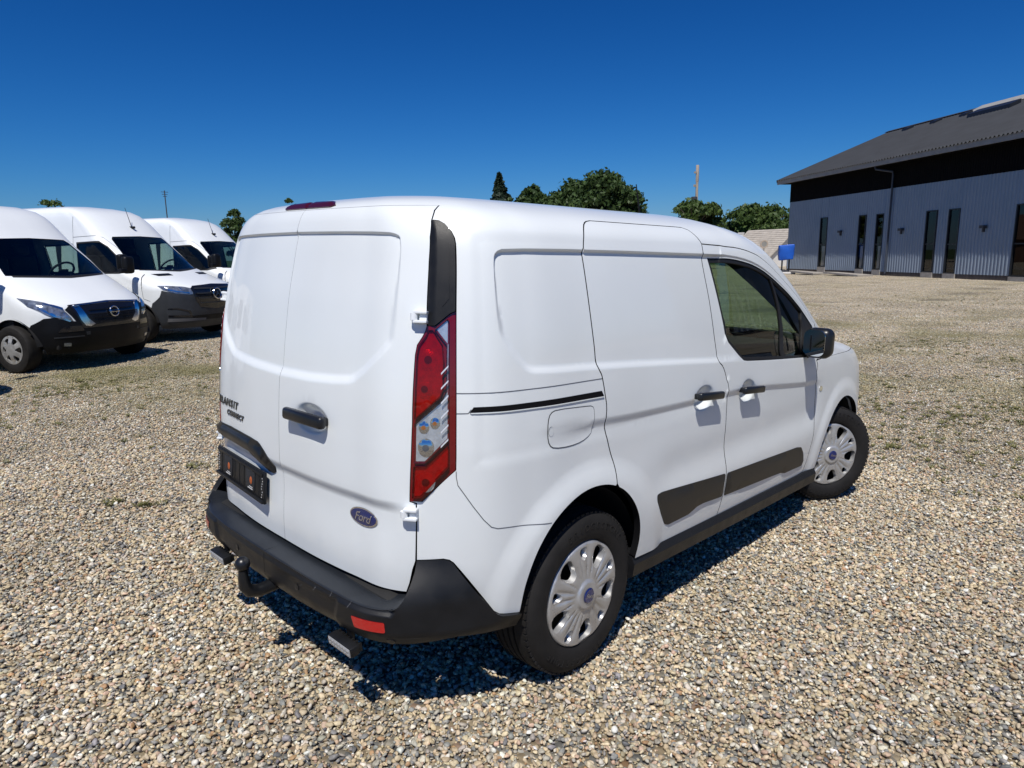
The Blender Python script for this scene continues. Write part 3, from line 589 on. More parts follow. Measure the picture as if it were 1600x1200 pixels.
for mir in (False, True):
    nm = 'flank'
    raw = panel(SURF, side_out[::-1], loops=LOOPS_SIDE + line_loops(vc, -.35, 2.2, (.022, .011, 0, -.010, -.02)) + [([(a * math.cos(t_), .318 + a * math.sin(t_)) for t_ in np.linspace(.6, 3.0, 30)], False) for a in (.43, .46, .49, .52, .54)] + [(inset(BAND, k_), False) for k_ in (.0, .012, .025, .038, .05)], h=.035, gap=G, mirror=mir, flange=.03)
    flank = mk('flank', raw, 'paint', van)
    # sliding door
    so_ = GS_R + ARCH_R2[1:] + [(s_, .369 - (s_ - .3) * .060) for s_ in np.linspace(.4, .95, 7)] + GS_F[::-1] + GS_T[::-1][1:-1]
    raw = panel(SURF, so_, loops=LOOPS_SIDE + line_loops(vc, 0, 1.2, (.022, .011, 0, -.010, -.02)) + bowl_loops(.80, .962, .095, .062) + [([(a * math.cos(t_), .318 + a * math.sin(t_)) for t_ in np.linspace(-.1, 1.5, 30)], False) for a in (.43, .46, .49, .52, .54)], h=.035, gap=G, mirror=mir, flange=.03)
    sd_ = mk('sliding_door', raw, 'paint', van)
    do_ = GS_F + [(s_, .326 - (s_ - 1.02) * .008) for s_ in np.linspace(1.1, 2.05, 12)] + GD_F[::-1] + DOOR_TOP[::-1][1:-1]
    raw = panel(SURF, do_, holes=[WIN], loops=LOOPS_SIDE[:4] + line_loops(vc, .9, 2.2, (.022, .011, 0, -.010, -.02)) + bowl_loops(1.245, .938, .095, .062), h=.035, gap=G, mirror=mir, flange=.03)
    fd_ = mk('front_door', raw, 'paint', van)
    # cab side window: rubber frame, pane, divider
    WI = inset(WIN, .020); WI2 = inset(WIN, .004)
    mk('window_seal', panel(SURF, WI2, holes=[WI[::-1]], h=.03, off=-.004, flange=.012, mirror=mir), ['seal', 'seal'], fd_)
    mk('window_pane', panel(SURF, inset(WIN, .012), h=.05, off=-.012, flange=0, mirror=mir), 'glass_cab', fd_)
    DV = [(2.33,1.48),(2.37,1.47),(1.93,1.05),(1.86,1.05)]
    mk('window_divider', panel(SURF, DV, h=.03, off=-.006, flange=.01, mirror=mir), ['seal', 'seal'], fd_)
    mk('mirror_sail', panel(SURF, [(2.24,1.035),(2.60,1.075),(2.80,1.15),(2.82,1.21),(2.77,1.28),(2.66,1.24)], h=.03, off=-.003, flange=.01, mirror=mir), ['plastic_s', 'seal'], fd_)
    # lower cladding strips
    T1 = [(.445,.602),(.482,.606),(1.048,.558),(1.042,.442),(.859,.458),(.80,.457),(.76,.446),(.727,.438),(.556,.438),(.525,.450),(.475,.521),(.445,.575)]
    T2 = [(1.066,.556),(1.917,.513),(1.985,.50),(2.035,.455),(2.065,.40),(2.05,.372),(1.907,.380),(1.80,.383),(1.739,.400),(1.06,.441)]
    mk('door_trim', panel(SURF, chaikin(resample(T1, .03), 2), h=.04, off=.002, flange=.02, mirror=mir, dome=.010, dome_w=.03, seg=.012), ['trim', 'trim'], sd_)
    mk('door_trim', panel(SURF, chaikin(resample(T2, .03), 2), h=.04, off=.002, flange=.02, mirror=mir, dome=.010, dome_w=.03, seg=.012), ['trim', 'trim'], fd_)
    # handles
    for (cs, cv, pr, tl) in ((.805, .974, sd_, -.09), (1.25, .945, fd_, -.09)):
        hp = VAN.base(np.array([cs]), np.array([cv]))[0]; hn = VAN.bnorm(np.array([cs]), np.array([cv]))[0]
        bm = bmesh.new(); vsb = bx(bm, (0, 0, 0), (.215, .040, .026), .011, seg=3)
        for q in bm.verts: q.co.z += .010 - .9 * q.co.x ** 2; q.co.y *= 1 - 1.2 * abs(q.co.x)
        bx(bm, (-.085, 0, -.015), (.03, .025, .04), .006); bx(bm, (.085, 0, -.015), (.03, .025, .04), .006)
        o = bm_obj('door_handle', bm, 'plastic_s', pr); mf = frame_on(hp, hn, lift=.022)
        if mir: mf = Matrix.Diagonal((1, -1, 1, 1)) @ mf @ Matrix.Diagonal((-1, 1, 1, 1)); o.data.flip_normals()
        o.matrix_local = mf @ Matrix.Rotation(tl, 4, 'Z')
    # wing and its side lamp
    cf = [(2.662 + .385 * math.cos(a), .318 + .385 * math.sin(a)) for a in np.linspace(R(12), R(178), 40)]
    wing = [(2.102,.318)] + GD_F[::-1][1:7] + [(2.40,1.0),(3.3,.985),(3.22,.90),(3.10,.80),(3.12,.62)] + cf + [(2.277,.30),(2.2,.30)]
    wg = mk('front_wing', panel(SURF, wing, h=.04, gap=G, mirror=mir, flange=.03, loops=[([(2.662 + a * math.cos(t_), .318 + a * math.sin(t_)) for t_ in np.linspace(.1, 3.1, 40)], False) for a in (.42, .46, .49, .52)]), 'paint', van)
    mk('side_repeater', panel(SURF, circ(2.225, .817, .022, .016, 16), h=.02, off=.003, flange=.004, mirror=mir, dome=.004), ['lens_pale', 'chrome'], wg)
    mk('headlight', panel(SURF, chaikin([(3.13,.86),(3.32,.975),(3.78,.925),(3.72,.80),(3.22,.775)], 1), h=.05, mirror=mir, gap=G), ['led', 'seam'], van)
    # tail light and the black cap over it
    tl_ = mk('tail_light', panel(SURF, LAMP, h=.02, off=.002, gap=.0004, flange=.03, mirror=mir, dome=.005, dome_w=.012, seg=.01), ['lens_dark', 'seam'], van)
    RU = [(-.742,1.04),(-.741,1.26),(-.731,1.30),(-.712,1.325),(-.704,1.343),(-.686,1.344),(-.652,1.315),(-.648,1.22),(-.652,1.155),(-.742,1.06)]
    RU = [(-.747,1.070),(-.742,1.262),(-.735,1.297),(-.708,1.328),(-.700,1.345),(-.683,1.345),(-.648,1.300),(-.643,1.250),(-.645,1.165),(-.655,1.140)]
    CL = [(-.748,.933),(-.7465,1.058),(-.655,1.128),(-.636,1.160),(-.634,1.30),(-.678,1.348),(-.634,1.380),(-.6265,1.373),(-.6265,1.010),(-.708,.934)]
    RL = [(-.753,.818),(-.749,.922),(-.706,.926),(-.6265,.996),(-.626,.922),(-.7225,.822)]
    for nm, PG_, cov, spots_ in (('brake_lens', RU, 'red_cover', ((-.700, 1.255, .034), (-.712, 1.165, .030))), ('reversing_lens', CL, 'clear_cover', ((-.714, 1.046, .020), (-.674, 1.060, .018), (-.706, .982, .030))), ('rear_lens', RL, 'red_cover', ((-.705, .872, .034),))):
        ln_ = mk(nm, panel(SURF, PG_, h=.015, off=.0165, flange=.010, mirror=mir, dome=.004, dome_w=.014, seg=.01), [cov, 'lens_dark' if cov == 'red_cover' else 'chrome'], tl_)
        mk('reflector_plate', panel(SURF, inset(PG_, .005), h=.012, off=.0074, flange=0, mirror=mir, seg=.01), ['bowl', 'bowl'], ln_)
        for (cs, cv, r_) in spots_:
            mk('reflector_bowl', panel(SURF, circ(cs, cv, r_, r_, 20), h=.008, off=.0082, flange=.002, mirror=mir, dome=.006, dome_w=r_ * .9, seg=.008), ['chrome' if cov == 'clear_cover' else 'bowl', 'chrome'], ln_)
            mk('bulb', panel(SURF, circ(cs, cv, r_ * .42, r_ * .36, 14), h=.006, off=.0150, flange=.004, mirror=mir, dome=.0015, dome_w=r_ * .3), ['amber' if cov == 'clear_cover' and cv > 1.0 else 'seam_grey', 'amber' if cov == 'clear_cover' and cv > 1.0 else 'seam_grey'], ln_)
    for cv in (.985, 1.03, 1.075, 1.12, 1.165, 1.21):   # bright ribs on the outer edge of the clear lens
        mk('lens_rib', panel(SURF, [(-.652, cv), (-.628, cv + .024), (-.628, cv + .030), (-.652, cv + .006)], h=.02, off=.0212, flange=.003, mirror=mir, seg=.01), ['rib_white', 'rib_white'], tl_)
    def cap_surf(s, v): return SURF(s, v) + fdnorm(SURF, s, v) * (.010 * ss(-.712, -.672, s) + .004 * np.exp(-((s + .672) / .006) ** 2) * 0)[:, None]
    cp_ = mk('pillar_cap', panel(cap_surf, CAP, h=.02, off=.001, gap=G * .6, flange=.03, mirror=mir, seg=.012, loops=[([(-.672, v_) for v_ in np.linspace(1.36, 1.69, 30)], False), ([(-.690, v_) for v_ in np.linspace(1.36, 1.69, 30)], False)]), ['plastic', 'seam'], van)
    mk('cap_ridge', panel(cap_surf, [(-.6295,1.61),(-.6268,1.61),(-.6268,1.44),(-.650,1.416),(-.652,1.418),(-.6295,1.441)], h=.02, off=.0025, flange=.003, mirror=mir, seg=.01), ['plastic', 'plastic'], cp_)
    # sill
    bm = bmesh.new(); prof = [(-.90, .372), (-.915, .34), (-.908, .285), (-.87, .262), (-.80, .262), (-.80, .372)]
    xs_ = np.linspace(.30, 2.26, 14); rings = []
    for x_ in xs_:
        dz = -(x_ - .3) * .030; sc_ = 1.0 - .004 * abs(x_ - 1.2)
        rings.append([bm.verts.new((x_, (-1 if mir else 1) * y_ * sc_, z_ + dz)) for y_, z_ in prof])
    for i in range(len(rings) - 1):
        for k in range(len(prof)): bm.faces.new((rings[i][k], rings[i + 1][k], rings[i + 1][(k + 1) % len(prof)], rings[i][(k + 1) % len(prof)]))
    bm.faces.new(rings[0]); bm.faces.new(rings[-1]); bmesh.ops.recalc_face_normals(bm, faces=bm.faces)
    bm_obj('sill', bm, 'plastic', van, angle=25)
    # wheel housings
    for xc, rr in ((0.0, .405), (2.662, .40)):
        bm = bmesh.new(); lathe(bm, [(rr, -.845), (rr, -.50), (.05, -.50)], 28, 'Y', R(4), R(174))
        for q in bm.verts:
            q.co.x += xc; q.co.z += .318
            if mir: q.co.y *= -1
        bm_obj('wheel_housing', bm, 'under', van)
# seam lines on the flank: lower rear quarter joint, slide rail cover
def strip(name, pts, wd, m, parent, depth=.001, mir=False):
    P_ = np.array(pts, float); t = np.gradient(P_, axis=0); t /= np.linalg.norm(t, axis=1, keepdims=True); n = np.stack([-t[:, 1], t[:, 0]], 1) * wd / 2
    poly = np.vstack([P_ + n, (P_ - n)[::-1]])
    return mk(name, panel(SURF, poly, h=.05, off=depth, flange=0, seg=.015, mirror=mir), [m, m], parent)
for mir in (False, True):
    fl = [c for c in van.children if c.name.startswith('flank')][1 if mir else 0]
    strip('panel_seam', [(-.603,.905),(-.602,.885),(-.597,.859),(-.55,.79),(-.511,.738),(-.484,.711),(-.46,.702),(-.437,.70),(-.34,.690),(-.236,.676)], .0024, 'seam_grey', fl, mir=mir)
    strip('panel_seam', [(-.603,1.152),(-.3,1.147),(.052,1.141)], .0024, 'seam_grey', fl, mir=mir)
    strip('panel_seam', [(-.603,1.089),(-.566,1.089),(-.556,1.101)], .0024, 'seam_grey', fl, mir=mir)
    RAIL = [(-.562,1.090),(-.548,1.108),(.048,1.097),(.060,1.078),(.058,1.075)]
    mk('slide_rail', panel(SURF, RAIL, h=.03, off=.0012, flange=0, mirror=mir), ['seam', 'seam'], fl)
    mk('rail_lip', panel(SURF, [(-.555,1.0875),(.058,1.0725),(.059,1.0755),(-.560,1.0905)], h=.03, off=.004, flange=.004, mirror=mir), ['paint', 'paint'], fl)
FUEL = chaikin([(-.20,1.064),(-.05,1.054),(-.005,1.050),(.005,1.03),(.003,.960),(-.005,.942),(-.055,.925),(-.13,.922),(-.21,.930),(-.236,.945),(-.245,.98),(-.244,1.029),(-.232,1.056)], 1)
ff_ = mk('fuel_flap', panel(SURF, FUEL, h=.03, off=.0022, gap=.002, flange=.003, seg=.01), ['paint', 'seam'], van)
strip('flap_gap', list(FUEL) + [FUEL[0]], .0030, 'seam_grey', ff_, .0012)
mk('finger_notch', panel(SURF, circ(-.228, .993, .013, .017, 14), h=.01, off=.0035, flange=.002, dome=-.008, dome_w=.013), ['paint', 'seam'], ff_)

# rear doors
for mir in (False, True):
    rd = [(S0 - .0018, .487)] + [(s_, .486) for s_ in np.linspace(-1.4, -.83, 12)] + GAP_REAR + [(s_, 1.80 + .0 * s_) for s_ in np.linspace(-.70, S0 - .0018, 14)]
    raw = panel(SURF if mir else SURF_R, rd, loops=LOOPS_REAR + [([(s_, v_) for s_ in np.arange(-1.45, -.74, .03)], False) for v_ in (.800, .788, .776, .764, .752)] + (bowl_loops(-1.24, 1.005, .115, .058) if not mir else []), h=.035, gap=G, mirror=mir, flange=.03)
    dr = mk('rear_door', raw, 'paint', van)
    for (cs, cv) in ((-.742, 1.383), (-.768, .765)):
        hp = VAN.base(np.array([cs]), np.array([cv]))[0]; hn = VAN.bnorm(np.array([cs]), np.array([cv]))[0]
        bm = bmesh.new(); bx(bm, (.012, .018, .012), (.055, .012, .034), .003); bx(bm, (.012, -.018, .012), (.055, .012, .034), .003); bx(bm, (.022, 0, .004), (.03, .046, .022), .003)
        tube(bm, [(-.014, -.013, .016), (-.014, .013, .016)], .0145, 14)
        bmesh.ops.scale(bm, vec=(.8, .8, .8), verts=bm.verts); o = bm_obj('hinge', bm, 'paint2', dr); mf = frame_on(hp, hn, lift=.004)
        if mir: mf = Matrix.Diagonal((1, -1, 1, 1)) @ mf @ Matrix.Diagonal((-1, 1, 1, 1)) @ Matrix.Rotation(math.pi, 4, 'Z') @ Matrix.Diagonal((-1, -1, 1, 1))
        o.matrix_local = mf
        if mir: o.data.flip_normals()
    if not mir:
        hp = VAN.base(np.array([-1.25]), np.array([1.008]))[0]; hn = VAN.bnorm(np.array([-1.25]), np.array([1.008]))[0]
        bm = bmesh.new(); bx(bm, (0, 0, 0), (.250, .048, .030), .013, seg=3)
        for q in bm.verts: q.co.z += .012 - .9 * q.co.x ** 2; q.co.y *= 1 - .8 * abs(q.co.x)
        bx(bm, (-.10, 0, -.015), (.03, .03, .04), .006); bx(bm, (.10, 0, -.015), (.03, .03, .04), .006)
        o = bm_obj('door_handle', bm, 'plastic_s', dr); o.matrix_local = frame_on(hp, hn, lift=.022)
        # oval badge with script
        hp = SURF(np.array([-.962]), np.array([.712]))[0]; hn = fdnorm(SURF, np.array([-.962]), np.array([.712]))[0]
        bd = mk('oval_badge', panel(SURF, circ(-.962, .712, .070, .0315, 40), h=.012, off=.003, flange=.006, dome=.003, dome_w=.02, seg=.006), ['chrome', 'chrome'], dr)
        mk('badge_field', panel(SURF, circ(-.962, .712, .0635, .0265, 40), h=.012, off=.0052, flange=.002, dome=.003, dome_w=.02, seg=.006), ['badge_blue', 'badge_blue'], bd)
        t_ = text_mesh('badge_script', 'Ford', .043, .0008, .35, 'chrome', bd, frame_on(hp, hn, lift=.0090), spacing=.93, sx=1.05)
    else:
        n_ = np.array([1, -1, 1])
        def on_left(s_, v_, lift): p_ = SURF(np.array([s_]), np.array([v_]))[0] * n_; q_ = fdnorm(SURF, np.array([s_]), np.array([v_]))[0] * n_; return frame_on(p_, q_, lift=lift)
        for txt, s_a, s_b, v_, sz in (('TRANSIT', -.845, -1.095, .950, .045), ('CONNECT', -.965, -1.155, .909, .031)):
            wd_ = np.array([{'I': .5, 'T': .92, 'C': 1.0, 'O': 1.08, 'E': .92}.get(ch, 1.02) for ch in txt]); ps_ = (np.cumsum(wd_) - wd_ / 2) / wd_.sum()
            for ch, f_ in zip(txt, ps_): text_mesh('model_letter', ch, sz, .002, .25, 'grey_text', dr, on_left(s_a + (s_b - s_a) * f_, v_, .002), bold=.0008, sx=1.15)
        # number plate recess, garnish and the empty plate carrier
        PG = chaikin([(-1.405,.735),(-1.402,.775),(-1.315,.833),(-1.275,.848),(-1.05,.853),(-.86,.846),(-.80,.83),(-.80,.775),(-.86,.785),(-1.05,.790),(-1.24,.785),(-1.33,.735)], 1)
        mk('plate_garnish', panel(SURF, PG, h=.02, off=.004, flange=.03, mirror=True, dome=.016, dome_w=.03, seg=.012), ['plastic_s', 'plastic'], dr)
        pl = empty('plate_carrier', parent=dr); pm = on_left(-1.095, .668, .012); pl.matrix_local = pm
        bm = bmesh.new(); bx(bm, (0, 0, 0), (.525, .128, .012), .004)
        for i in range(9): bx(bm, (-.21 + i * .0525, .0, .0065), (.003, .10, .002))
        bx(bm, (0, .052, .0085), (.50, .012, .006), .002); bx(bm, (0, -.054, .010), (.522, .014, .010), .003)
        bm_obj('carrier_plate', bm, 'plastic', pl)
        for cx in (-.125, .125):
            bm = bmesh.new(); bx(bm, (cx, .006, .0075), (.09, .082, .005), .002); bm_obj('insert_card', bm, 'interior', pl)
            for k, a in enumerate(np.linspace(0, 2 * math.pi, 9)[:-1]): pass
            bm = bmesh.new(); lathe(bm, [(.001, .0108), (.011, .0108), (.012, .010)], 16, 'Z')
            for q in bm.verts: q.co.x += cx + .01; q.co.y *= 1.35; q.co.y += .004
            bm_obj('print_dot', bm, 'print_orange', pl)
            bm = bmesh.new(); bx(bm, (cx + .005, -.030, .0105), (.05, .004, .001)); bx(bm, (cx + .012, -.022, .0105), (.035, .0025, .001))
            bm_obj('print_line', bm, 'print_white', pl)
        bm = bmesh.new()
        for i in range(10): bx(bm, (-.245 + random.random() * .012, -.05 + i * .0105, .0068), (.006, .004, .001))
        for i in range(9): bx(bm, (.238 + random.random() * .01, -.05 + i * .011, .0068), (.005, .004, .001))
        tag(bm_obj('print_flecks', bm, 'print_white', pl), kind='stuff')
bk = panel(SURF, [(S0,.49),(S0+.012,.49),(S0+.012,1.795),(S0,1.795)], h=.05, off=-.0035, flange=0)
mk('door_weatherstrip', [bk, flip(bk)], ['paint2','paint2'], van)
# roof, bonnet, windscreen, nose
ROOF = [(s_, 1.80) for s_ in np.linspace(S0, -.62, 20)] + [(s_, 1.80 - G) for s_ in np.linspace(-.60, 3.12, 70)] + [(s_, 1.80) for s_ in np.linspace(3.16, S1, 12)] + [(S1, 2.29), (S0, 2.29)]
rr_ = panel(SURF, ROOF, h=.06, seg=.05, flange=0); mk('roof', [rr_, flip(rr_)], 'paint', van)
rr_ = panel(SURF, [(3.14,1.082),(S1,1.082),(S1,1.79),(3.14,1.79)], h=.06, seg=.05, flange=.01); mk('windscreen', [rr_, flip(rr_)], ['glass_cab', 'seal'], van)
rr_ = panel(SURF, [(2.30,1.0),(3.3,.987),(S1,.95),(S1,1.078),(3.12,1.075),(2.62,1.058),(2.45,1.022)], h=.04, seg=.03, flange=.02); mk('bonnet', [rr_, flip(rr_)], 'paint2', van)
rr_ = panel(SURF, [(3.05,.25),(S1,.25),(S1,.62),(3.72,.62),(3.70,.78),(3.22,.77),(3.12,.62),(3.045,.39)], h=.06, seg=.04, flange=.02); mk('front_bumper', [rr_, flip(rr_)], 'paint2', van)
rr_ = panel(SURF, [(3.74,.63),(S1,.63),(S1,.94),(3.80,.93)], h=.05, seg=.03, flange=.02); mk('grille', [rr_, flip(rr_)], 'plastic', van)
# high brake light on the roof edge
BL = [(S0, 1.812), (-1.25, 1.812), (-1.22, 1.83), (-1.26, 1.875), (S0, 1.885)]
rr_ = panel(SURF, BL, h=.02, seg=.015, off=.004, flange=.01, dome=.008, dome_w=.03); mk('high_brake_light', [rr_, flip(rr_)], ['brake_dark', 'brake_dark'], van)
bm = bmesh.new(); tube(bm, [(1.62, 0, 1.74), (1.60, 0, 1.80), (1.545, 0, 1.985)], [.012, .006, .003], 8); bm_obj('roof_aerial', bm, 'plastic', van)

# rear bumper
b_off = pchip([-1.6,-1.0,-.8,-.7,-.6,-.45,-.36],[.095,.092,.083,.062,.042,.02,.012])
def bsurf(s, v):
    s = np.asarray(s, float); v = np.asarray(v, float); c6 = np.full_like(s, .6); b = VAN.base(s, c6); n = VAN.bnorm(s, c6)
    lipz = .455; edge = .012 * ss(lipz - .016, lipz, v) * (s < -.80)
    step = .012 * ss(-.99, -.965, s + (v - .40) * .35) * (v < .448) * 0
    cen = -.010 * (1 - ss(-1.02, -.985, s + (.40 - v) * .30)) * ss(.455, .435, v)
    b = b + n * (b_off(s) * (1 - ss(.47, .64, v)) - .03 * ss(.385, .315, v) - edge + cen)[..., None]; b[..., 2] = v
    return b
BO = [(S0, .335)] + [(s_, .335 + .006 * math.sin((s_ + 1.0) * 3)) for s_ in np.linspace(-1.4, -.75, 16)] + [(-.68,.345),(-.60,.356),(-.48,.345),(-.365,.325),(-.362,.378)] + BUMP_TOP[1:-1] + [(-.742,.606),(-.745,.575),(-.755,.535),(-.768,.50),(-.782,.478),(-.80,.464),(-.83,.457)] + [(s_, .455 + .012 * ss(-.95, -1.3, s_)) for s_ in np.linspace(-.88, -1.42, 16)] + [(S0, .467)]
rb = panel(bsurf, BO, h=.025, seg=.018, flange=.02, loops=[([(-1.02 + d_ - (.40 - v_) * .30, v_) for v_ in np.linspace(.34, .455, 10)], False) for d_ in (0, .012, .024, .036)] + [([(s_, v_) for s_ in np.arange(-1.45, -.8, .02)], False) for v_ in (.450, .444, .437)])
bump = mk('rear_bumper', [rb, flip(rb)], ['plastic', 'plastic'], van)
def ledge(mir):
    ss_ = np.concatenate([np.linspace(S0, -.84, 40), np.linspace(-.83, -.765, 10)]); top = np.interp(ss_, [-1.6, -1.3, -.95, -.83, -.80, -.782, -.765], [.467, .467, .455, .457, .464, .478, .50]); o_ = bsurf(ss_, top - .001); i_ = VAN.base(ss_, np.full_like(ss_, .48)) - VAN.bnorm(ss_, np.full_like(ss_, .48)) * .03
    o2 = o_ - np.array(VAN.bnorm(ss_, np.full_like(ss_, .6))) * .008 + [0, 0, .004]; i_[:, 2] = np.minimum(.474, top + .012)
    k = len(ss_); V = np.vstack([o_, o2, i_]); F = []
    for i in range(k - 1):
        for r_ in (0, 1): F.append((r_ * k + i, r_ * k + i + 1, (r_ + 1) * k + i + 1, (r_ + 1) * k + i))
    N = np.vstack([fdnorm(bsurf, ss_, top) * .7 + [0, 0, .7], np.tile([0, 0, 1.], (k, 1)), np.tile([0, 0, 1.], (k, 1))]); raw = (V, F, N, [0] * len(F))
    return flip(raw) if mir else raw
mk('bumper_step', [ledge(False), ledge(True)], ['step', 'step'], bump)
for mir in (False, True):
    mk('reflector', panel(bsurf, chaikin(resample([(-.918,.417),(-.820,.421),(-.818,.386),(-.906,.381)], .016), 2), h=.015, off=.002, flange=.006, mirror=mir, dome=.003, dome_w=.008, seg=.008), ['reflector', 'lens_dark'], bump)
    for (cs, cv) in ((-.808, .350), (-1.228, .436 - .03)):
        mk('parking_sensor', panel(bsurf, circ(cs, cv, .012, .012, 16), h=.008, off=.002, flange=.004, mirror=mir, dome=.003, dome_w=.012), ['plastic_s', 'seam'], bump)
# scuffs on the bumper edge: pale scratches in the plastic
for (cs, cv, a_, b_) in ((-1.12, .438, .010, .022), (-1.03, .449, .006, .03), (-.93, .446, .005, .03), (-.78, .368, .07, .004), (-1.2, .425, .008, .012)):
    q = [(cs - a_, cv - b_ * .4), (cs, cv - b_ * .15), (cs + a_, cv + b_ * .4), (cs + a_ * .8, cv + b_ * .5), (cs, cv), (cs - a_ * .9, cv - b_ * .3)]
    mk('scuff', panel(bsurf, q, h=.02, off=.0012, flange=0, seg=.01), ['interior_grey', 'interior_grey'], bump)
# tow ball and the two work lamps
tb = empty('tow_bar', (0, 0, 0), parent=van)
bm = bmesh.new(); tube(bm, [(-.45, 0, .35), (-.70, 0, .335), (-.79, 0, .322), (-.855, 0, .318), (-.890, 0, .330), (-.906, 0, .356), (-.909, 0, .39), (-.909, 0, .42)], [.026, .026, .025, .025, .024, .023, .019, .016], 14)
bm_obj('swan_neck', bm, 'plastic_s', tb)
bm = bmesh.new(); bmesh.ops.create_uvsphere(bm, u_segments=20, v_segments=14, radius=.0275); bm_obj('tow_ball', bm, 'plastic_s', tb, (-.909, 0, .444))
for yy, rz_ in ((-.50, 0), (.46, 0)):
    wl = empty('work_lamp', (-.80, yy, .290), parent=van); wl.rotation_euler = (0, R(-8), rz_)
    bm = bmesh.new(); bx(bm, (0, 0, 0), (.036, .138, .036), .006); [bx(bm, (.022, -.06 + k * .02, 0), (.014, .006, .030)) for k in range(7)]; bx(bm, (.03, 0, .05), (.014, .03, .08), .003)
    bm_obj('lamp_housing', bm, 'plastic', wl)
    bm = bmesh.new(); bx(bm, (-.0195, 0, 0), (.004, .128, .029), .0015)
    for i in range(2):
        for j in range(7): bx(bm, (-.0218, -.054 + j * .018, -.0065 + i * .013), (.003, .012, .0095), .001)
    bm_obj('lamp_lens', bm, 'led', wl)
# underside and cab
bm = bmesh.new(); bx(bm, (1.35, 0, .33), (3.9, 1.16, .16), .03); bx(bm, (1.33, 0, .33), (1.9, 1.60, .14), .03); bx(bm, (-.52, 0, .40), (.42, 1.30, .16), .04); bx(bm, (-.45, .25, .28), (.30, .5, .14), .05); bm_obj('underbody', bm, 'under', van)
bm = bmesh.new(); tube(bm, [(0, -.7, .318), (0, .7, .318)], .045, 10); bm_obj('rear_axle', bm, 'under', van)
bm = bmesh.new(); bx(bm, (.93, 0, 1.0), (.03, 1.62, 1.20), .01); bm_obj('bulkhead', bm, 'interior_grey', van)
bm = bmesh.new(); bx(bm, (1.7, 0, .46), (1.6, 1.6, .08), .01); bm_obj('cab_floor', bm, 'interior', van)
for yy in (-.40, .40):
    st = empty('seat', (1.30, yy, .5), parent=van)
    bm = bmesh.new(); bx(bm, (.05, 0, .24), (.50, .50, .16), .06, seg=3); bm_obj('seat_cushion', bm, 'interior', st)
    bm = bmesh.new(); bx(bm, (-.22, 0, .55), (.14, .48, .62), .06, rot=None, seg=3)
    bm_obj('seat_back', bm, 'interior', st, rot=(0, R(-8), 0))
    bm = bmesh.new(); bx(bm, (-.31, 0, .92), (.10, .26, .17), .045, seg=3); bm_obj('headrest', bm, 'interior', st)
bm = bmesh.new(); bx(bm, (2.38, 0, .90), (.66, 1.60, .26), .08, seg=3); bx(bm, (2.16, .40, .99), (.26, .42, .12), .05, seg=3); bx(bm, (2.12, 0, .82), (.22, .36, .42), .06, seg=3); bm_obj('dashboard', bm, 'interior', van)
sw_ = empty('steering_wheel', (1.93, .40, 1.01), parent=van); sw_.rotation_euler = (0, R(-62), 0)
bm = bmesh.new()
tube(bm, [(.185 * math.cos(a), .185 * math.sin(a), 0) for a in np.linspace(0, 2 * math.pi, 33)], .016, 10, caps=False); bm_obj('wheel_rim', bm, 'interior', sw_)
bm = bmesh.new(); bx(bm, (0, 0, -.02), (.14, .16, .05), .03, seg=3); bx(bm, (0, .12, -.015), (.04, .13, .02), .008); bx(bm, (0, -.12, -.015), (.04, .13, .02), .008); bx(bm, (-.12, 0, -.015), (.13, .04, .02), .008); bm_obj('wheel_hub', bm, 'interior', sw_)
# roof lining and pillar trims seen through the glass
rr_ = panel(SURF, [(2.2,1.60),(S1,1.665),(S1,1.785),(2.2,1.785)], h=.08, seg=.05, off=-.035, flange=0); mk('roof_lining', [rr_, flip(rr_)], ['interior', 'interior'], van)
rr_ = panel(SURF, [(2.95,1.09),(3.52,1.09),(3.60,1.40),(3.66,1.67),(2.75,1.62),(2.90,1.40)], h=.06, seg=.05, off=-.03, flange=0)
for q_ in (rr_, flip(rr_)): mk('pillar_trim', q_, ['interior', 'interior'], van)
# door mirrors
for sg in (-1, 1):
    mr_ = empty('wing_mirror', (1.93, sg * .982, 1.118), parent=van)
    bm = bmesh.new(); bx(bm, (0, 0, 0), (.12, .140, .168), .042, seg=4)
    for q in bm.verts:
        if q.co.x > 0: q.co.y *= 1 - q.co.x * 2.2; q.co.z *= 1 - q.co.x * 2.4
    bm_obj('mirror_housing', bm, 'plastic_s', mr_)
    bm = bmesh.new(); bx(bm, (-.0605, sg * -.004, .002), (.004, .118, .142), 0)
    bmesh.ops.bevel(bm, geom=[e_ for e_ in bm.edges if abs(e_.verts[0].co.x - e_.verts[1].co.x) > .003], offset=.035, segments=5, profile=.5, affect='EDGES')
    bm_obj('mirror_glass', bm, 'mirror', mr_, rot=(0, 0, sg * R(7)))
    bm = bmesh.new(); tube(bm, [(.02, sg * -.06, -.05), (.03, sg * -.10, -.075), (.05, sg * -.13, -.07)], [.035, .035, .045], 12); bm_obj('mirror_arm', bm, 'plastic_s', mr_)

